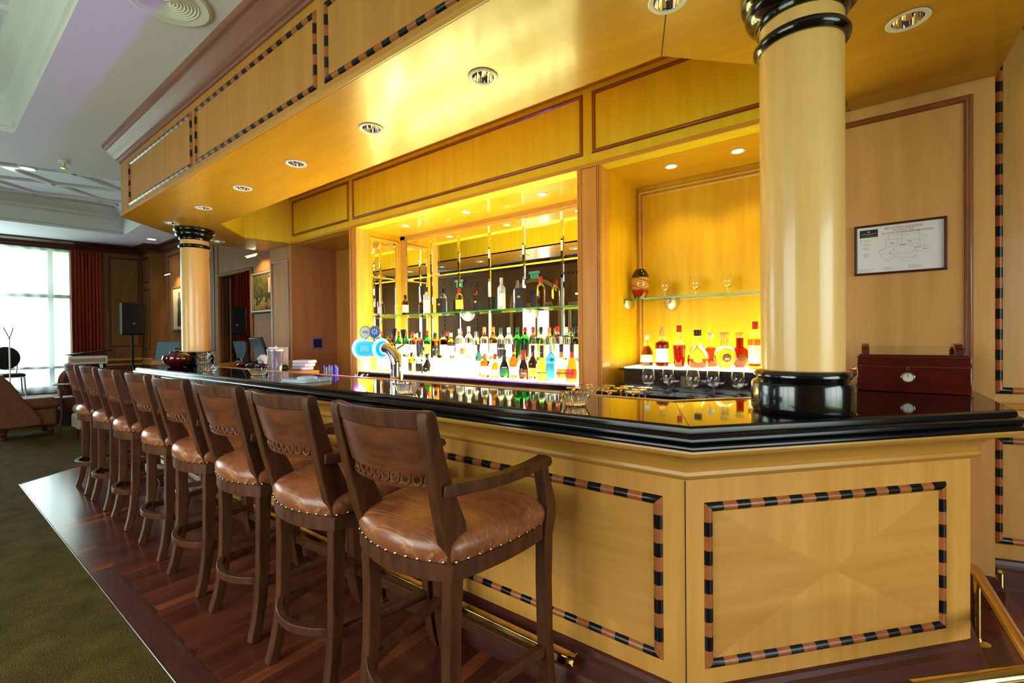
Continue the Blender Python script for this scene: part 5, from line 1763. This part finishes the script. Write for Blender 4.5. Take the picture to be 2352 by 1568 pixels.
# ================================================================ FAR END OF THE ROOM
STZ = 0.38
stg = MB()
SL = [(-12.72 + .02, 0.0), (-10.75, 0.0), (-10.45, 2.98), (-12.14, 2.98)]
SL = [tuple(fw(-2.6, 0, .04))[:2], (-11.0, -2.2), (-10.62, 2.97), tuple(fw(3.0, 0, .04))[:2]]
struct('floor_stage', MB().prism(ccw(SL), 0.0, STZ), stagem)
# red drape at the right of the window, sheer curtain over the glass
dr = MB()
vs = []
NS = 90
for i in range(NS + 1):
    s = 1.99 + 0.46 * i / NS
    off = 0.10 + 0.045 * math.sin(i * 0.62) + 0.02 * math.sin(i * 1.7)
    for z in (STZ + 0.02, 1.6, 3.17):
        vs.append(fw(s, z, off * (0.85 if z > 3 else 1)))
dr.add(vs, [(i * 3 + q, i * 3 + 3 + q, i * 3 + 4 + q, i * 3 + 1 + q) for i in range(NS) for q in range(2)])
dro = dr.build('drape', red_drape, sharp=80)
tag(dro, 'heavy rust red drape hanging at the right edge of the far window', 'curtain')
mdd = dro.modifiers.new('solid', 'SOLIDIFY')
mdd.thickness = 0.006
shv = []
for i in range(241):
    s = -2.2 + 4.22 * i / 240
    off = 0.055 + 0.020 * math.sin(i * 0.55) + 0.012 * math.sin(i * 0.21)
    for z in (STZ + 0.02, 3.17):
        shv.append(fw(s, z, off))
sho = MB().add(shv, [(i * 2, i * 2 + 2, i * 2 + 3, i * 2 + 1) for i in range(240)]).build('sheer_curtain', sheer, sharp=80)
tag(sho, 'white sheer curtain covering the bright far window', 'curtain')


# loudspeaker on its stand
def place_px():
    pass


spk = thing('loudspeaker', 'black loudspeaker on a pole stand in front of the far panelled wall', 'loudspeaker', (-11.10, 2.60, 1.50))
MB().prism([(-.18, -.15), (.13, -.18), (.13, .18), (-.18, .15)], 0, .61).build('cabinet', plastic_k, spk, bevel=0.02)
MB().box(.131, .136, -.165, .165, .02, .59).build('grille', mat('grille_black', (0.005, 0.005, 0.006), 0.7), spk)
MB().lathe([(0, 0), (.02, 0)], seg=12, sy=.5).build('badge', satin, spk).data.transform(Matrix.Translation((.138, 0, .21)) @ Matrix.Rotation(PI / 2, 4, 'Z') @ Matrix.Rotation(PI / 2, 4, 'X'))
ssd = thing('speaker_stand', 'black tripod stand carrying the far loudspeaker', 'stand', (-11.10, 2.60, STZ))
MB().tube([(0, 0, .10), (0, 0, 1.119)], .018, 10).build('pole', plastic_k, ssd)
for k in range(3):
    a = 2 * PI * k / 3
    MB().tube([(0, 0, .55), (.36 * math.cos(a), .36 * math.sin(a), .012)], .011, 8).build('leg', plastic_k, ssd)


def picture(x, z0, z1, wd, label, cols, kind):
    t = thing('painting', label, 'painting', (x, 3.238, (z0 + z1) / 2))
    h = (z1 - z0) / 2
    frame((0, 0), (1, 0), -wd + .03, wd - .03, -h + .03, h - .03, .07, .035).build('frame', mat('frame_antique', (0.16, 0.11, 0.055), 0.35, metal=0.4), t)
    MB().box(-wd + .05, wd - .05, -.012, -.002, -h + .05, h - .05).build('canvas', mat('canvas_' + kind, cols[0], 0.8, grain=cols[2], col2=cols[1], gscale=3.2, spec=0.1), t)
    return t


picA = picture(-10.62, 1.55, 2.46, 0.40, 'framed painting of a standing figure on the far side wall, behind the far column', ((0.55, 0.50, 0.38), (0.60, 0.55, 0.42), (4, 4, 4)), 'figure')
fgm = mat('figure_paint', (0.045, 0.06, 0.03), 0.5)
MB().lathe([(0, -.34), (.11, -.34), (.10, -.1), (.07, .0), (.10, .10), (.06, .20), (.03, .22), (.045, .27), (.04, .32), (0, .34)], seg=16, sy=0.02).build('figure', fgm, picA).data.transform(Matrix.Translation((0.0, -.014, 0)))
picB = picture(-7.05, 1.78, 2.42, 0.43, 'framed landscape painting beyond the bar, left of the wooden pier', ((0.02, 0.025, 0.010), (0.10, 0.085, 0.03), (5, 5, 5)), 'landscape')
MB().box(.10, .37, -.0135, -.0125, -.02, .26).build('sky_patch', mat('paint_sky', (0.50, 0.34, 0.27), 0.8, spec=0.1), picB)
rr_ = random.Random(3)
for nm_, mc_, n_, x0_, x1_, z0_, z1_ in (('painted_trees', (0.050, 0.055, 0.014), 26, -.34, .16, -.02, .25), ('painted_ground', (0.16, 0.12, 0.035), 34, -.36, .36, -.26, -.10), ('painted_blooms', (0.22, 0.035, 0.018), 10, -.34, .30, -.26, -.16)):
    dm = MB()
    for k in range(n_):
        cx_, cz_, r_ = rr_.uniform(x0_, x1_), rr_.uniform(z0_, z1_), rr_.uniform(.02, .055)
        yy = -.0140 - .00008 * k
        dm.add([(cx_ + r_ * (1 + .35 * rr_.uniform(-1, 1)) * math.cos(q), yy, max(-.26, min(.26, cz_ + r_ * (1 + .35 * rr_.uniform(-1, 1)) * math.sin(q)))) for q in [2 * PI * j / 9 for j in range(9)]], [tuple(range(9))])
    dm.build(nm_, mat('paint_' + nm_, mc_, 0.8, spec=0.1, grain=(20, 20, 20), col2=tuple(min(1, 2.2 * c) for c in mc_)), picB, smooth=False)


def picture_light(x, z, label):
    t = thing('picture_light', label, 'picture light', (x, 3.238, z), 0, 'brass picture lights')
    MB().tube([(0, -.002, 0), (0, -.12, .03), (0, -.20, .02)], .008, 8).build('arm', brass, t)
    MB().tube([(-.16, -.20, .02), (.16, -.20, .02)], .018, 12).build('shade', brass, t)
    MB().tube([(-.14, -.20, -.002), (.14, -.20, -.002)], .006, 8).build('lamp', bulb, t)
    spot('picture_lamp', (x, 2.98, z - 0.02), 32, (1.0, 0.62, 0.22), 130).rotation_euler = (math.radians(30), 0, 0)


picture_light(-10.62, 2.66, 'lit picture light over the painting of a figure')
picture_light(-7.05, 2.60, 'lit picture light over the landscape painting')

# armchair, side table and the rest of the lounge
ac = thing('armchair', 'brown upholstered low armchair on turned dark legs at the left edge', 'armchair', (-9.78, 1.06, 0))
MB().box(-.30, .30, -.27, .27, .15, .40).build('seat_base', sofa, ac, bevel=0.03)
MB().box(-.29, .31, -.24, .33, .40, .56).build('seat_cushion', sofa, ac, bevel=0.055)
for s_ in (-1, 1):
    ao = [(-.35, .17), (-.35, .90), (-.27, .90), (-.19, .80), (-.08, .57), (.06, .34), (.10, .26), (.10, .17)]
    av = [(s_ * .31 + e_ * .045, y_, z_) for e_ in (-1, 1) for y_, z_ in ao]
    k_ = len(ao)
    MB().add(av, [tuple(range(k_)), tuple(range(k_, 2 * k_))[::-1]] + [(i_, (i_ + 1) % k_, k_ + (i_ + 1) % k_, k_ + i_) for i_ in range(k_)]).build('arm', sofa, ac, bevel=0.02)
MB().prism([(-.32, -.36), (.32, -.36), (.32, -.25), (-.32, -.25)], .16, .92).build('back', sofa, ac, bevel=0.04)
for lx, ly in ((.25, .20), (-.25, .20), (.25, -.27), (-.25, -.27)):
    MB().lathe([(0, 0), (.022, 0), (.034, .02), (.022, .045), (.040, .08), (.028, .11), (.042, .14), (.042, .165), (0, .165)], (lx, ly, 0), 16).build('leg', mahog, ac)
stb = thing('side_table', 'two tier round side table with metal rims beside the farthest stools', 'side table', (-9.16, 1.42, 0))
MB().lathe([(0, .755), (.175, .755), (.18, .762), (.18, .775), (.172, .782), (.165, .772), (0, .768)], seg=32).build('upper_tray', mat('tray_dark', (0.03, 0.012, 0.008), 0.1, coat=.6), stb)
MB().lathe([(.172, .782), (.183, .778), (.186, .770), (.183, .760)], seg=32).build('rim', satin, stb)
MB().lathe([(0, .56), (.155, .56), (.165, .568), (.165, .582), (.155, .580), (0, .575)], seg=32).build('lower_tray', mahog, stb)
for k in range(3):
    a = 2 * PI * k / 3 + .5
    MB().tube([(.10 * math.cos(a), .10 * math.sin(a), .755), (.09 * math.cos(a), .09 * math.sin(a), .35), (.13 * math.cos(a), .13 * math.sin(a), .012)], .014, 8).build('leg', mahog, stb)
bc = thing('tub_chair', 'round backed brown tub chair behind the side table', 'chair', (-10.22, 1.78, 0))
vs, fs = [], []
for j, (z, k) in enumerate(((.30, 1), (.60, 1), (.80, .98), (.95, .95))):
    pass
tb = MB()
top = lambda a: 0.62 + 0.36 * max(0.0, math.sin(a)) ** 0.8
nA = 24
for side, rr in ((0, .34), (1, .27)):
    for i in range(nA + 1):
        a = -0.35 + (PI + 0.7) * i / nA
        ca, sa = math.cos(a), math.sin(a)
        for q in range(5):
            vs.append((-rr * sa, rr * ca, .30 + (top(a) - .30) * q / 4))
h_ = (nA + 1) * 5
for i in range(nA):
    for q in range(4):
        a_ = i * 5 + q
        fs.append((a_, a_ + 5, a_ + 6, a_ + 1))
        fs.append((h_ + a_, h_ + a_ + 1, h_ + a_ + 6, h_ + a_ + 5))
    a_ = i * 5 + 4
    fs.append((a_, a_ + 5, h_ + a_ + 5, h_ + a_))
for i in (0, nA):
    for q in range(4):
        a_ = i * 5 + q
        fs.append((a_, a_ + 1, h_ + a_ + 1, h_ + a_))
tb.add(vs, fs).build('tub_back', sofa, bc, sharp=60)
MB().lathe([(0, .22), (.30, .22), (.32, .26), (.30, .44), (.26, .47), (0, .48)], seg=28).build('seat', sofa, bc)
for k in range(4):
    a = PI / 4 + PI / 2 * k
    MB().tube([(.22 * math.cos(a), .22 * math.sin(a), .23), (.25 * math.cos(a), .25 * math.sin(a), 0.002)], [.022, .014], 8).build('leg', mahog, bc)
ot = thing('beige_ottoman', 'beige cushioned ottoman behind the farthest bar stool', 'ottoman', (-8.75, 1.56, 0))
MB().box(-.20, .20, -.17, .17, .16, .36).build('base', beige, ot, bevel=0.03)
MB().box(-.19, .19, -.16, .16, .36, .49).build('cushion', beige, ot, bevel=0.05)
for sx1 in (-1, 1):
    for sy1 in (-1, 1):
        MB().lathe([(0, 0), (.02, 0), (.03, .05), (.022, .10), (.03, .165), (0, .165)], (sx1 * .15, sy1 * .12, 0), 12).build('foot', mahog, ot)

oc = thing('stage_chair', 'dark chair with an oval back standing before the far window', 'chair', (-11.70, 1.03, STZ))
o = MB().lathe([(0, -.02), (.15, -.022), (.175, -.012), (.18, 0), (.175, .012), (.15, .022), (0, .02)], seg=32, sy=1.12).build('back', darkcloth, oc)
o.data.transform(Matrix.Translation((-.20, 0, .72)) @ Matrix.Rotation(PI / 2, 4, 'Y') @ Matrix.Rotation(PI / 2, 4, 'Z'))
MB().box(-.20, .20, -.20, .20, .40, .455).build('seat', darkcloth, oc, bevel=0.02)
MB().box(-.205, .205, -.205, .205, .385, .40).build('seat_frame', satin, oc)
for sx1 in (-1, 1):
    for sy1 in (-1, 1):
        MB().tube([(sx1 * .18, sy1 * .18, .39), (sx1 * .20, sy1 * .20, .002)], [.016, .011], 8).build('leg', satin, oc)
for sy1 in (-1, 1):
    MB().tube([(-.20, sy1 * .12, .40), (-.20, sy1 * .14, .62)], .012, 8).build('back_post', satin, oc)


def music_stand(x, y, z, rz, label, top, sheet):
    t = thing('music_stand', label, 'music stand', (x, y, z), rz)
    MB().tube([(0, 0, .10), (0, 0, top)], .009, 8).build('pole', satin, t)
    for k in range(3):
        a = 2 * PI * k / 3
        MB().tube([(0, 0, .28), (.25 * math.cos(a), .25 * math.sin(a), .008)], .006, 6).build('leg', plastic_k, t)
    ds = MB()
    for q in range(3):
        zz = top + .09 * q
        ds.bar([(0.02 - .03 * q, -.22, zz), (0.02 - .03 * q, .22, zz)], (1, 0, 0), .006, .008)
    ds.bar([(.02, -.0, top), (-.04, .05, top + .18)], (1, 0, 0), .008, .012).bar([(.02, .0, top), (-.04, -.06, top + .18)], (1, 0, 0), .008, .012)
    ds.build('desk_wires', plastic_k, t)
    if sheet:
        MB().obox((0.0, 0, top + .13), (0, 1, 0), (-.25, 0, 1), (1, 0, .25), .18, .17, .004).build('sheet', mat('blue_sheet', (0.14, 0.26, 0.34), 0.5), t)
    return t


music_stand(-11.25, 1.02, STZ, 0.0, 'thin wire music stand before the far window', 1.06, False)
music_stand(-9.85, 2.80, 0, -0.75, 'music stand holding a pale blue sheet by the far column', 1.06, True)
kb = thing('keyboard_piano', 'white bodied keyboard with a raised black lid on the stage', 'keyboard', (-10.98, 1.92, STZ))
MB().box(-.16, .16, -.26, .26, .60, .74).build('body', pmat('white'), kb, bevel=0.01)
MB().box(.161, .165, -.23, .23, .635, .70).build('panel', mat('panel_beige', (0.45, 0.36, 0.22), .5), kb)
MB().obox((-.06, .05, .80), (0, 1, .12), (1, 0, 0), (0, -.12, 1), .30, .16, .012).build('lid', plastic_k, kb)
for sy1 in (-1, 1):
    MB().box(-.12, .12, sy1 * .22 - .02, sy1 * .22 + .02, 0.001, .60).build('side_leg', plastic_k, kb)

# things seen in the mirrors, on the wall behind the camera
for x, w_ in ((-6.6, 'above the arched glass door'), (-9.25, 'above the panel left of the arched door')):
    t = thing('exit_sign', 'green EXIT sign ' + w_ + ', seen in the bar mirrors', 'exit sign', (x, YF + 0.0005, 3.02), 0, 'green exit signs')
    MB().box(-.16, .16, 0, .05, .0, .06).build('housing', white, t)
    pl2 = MB().box(-.13, .13, .02, .026, -.16, -.002).build('plate', mat('exit_green', (0.0, 0.30, 0.10), .4, emis=(0.0, 0.45, 0.15), estr=0.6), t)
    text('lettering', 'EXIT', .12, plane_m((0, .0275, -.082), (-1, 0, 0)), pmat('white'), pl2)
for x, w_ in ((-5.12, 'right of the arched door'), (-10.95, 'far left of the arched door')):
    t = thing('wall_painting', 'gilt framed painting on the wall behind the camera, ' + w_, 'painting', (x, YF + 0.012, 1.75), 0, 'paintings seen in the mirrors')
    frame((0, 0), (-1, 0), -.45, .45, -.45, .45, .09, .04).build('frame', mat('gilt', (0.45, 0.30, 0.10), .35, metal=.6), t)
    MB().box(-.42, .42, .002, .010, -.42, .42).build('canvas', mat('canvas_dim', (0.03, 0.05, 0.05), .5, grain=(3, 3, 3), col2=(0.22, 0.14, 0.07), gscale=2), t)
    MB().tube([(-.2, .16, .66), (.2, .16, .66)], .02, 10).build('picture_lamp', bulb_soft, t)
    MB().tube([(0, 0.0, .68), (0, .16, .66)], .008, 8).build('lamp_arm', brass, t)
    l_ = spot('gallery_lamp', (x, YF + .22, 2.42), 8, (1, .6, .25), 120)
    l_.rotation_euler = (math.radians(-28), 0, 0)
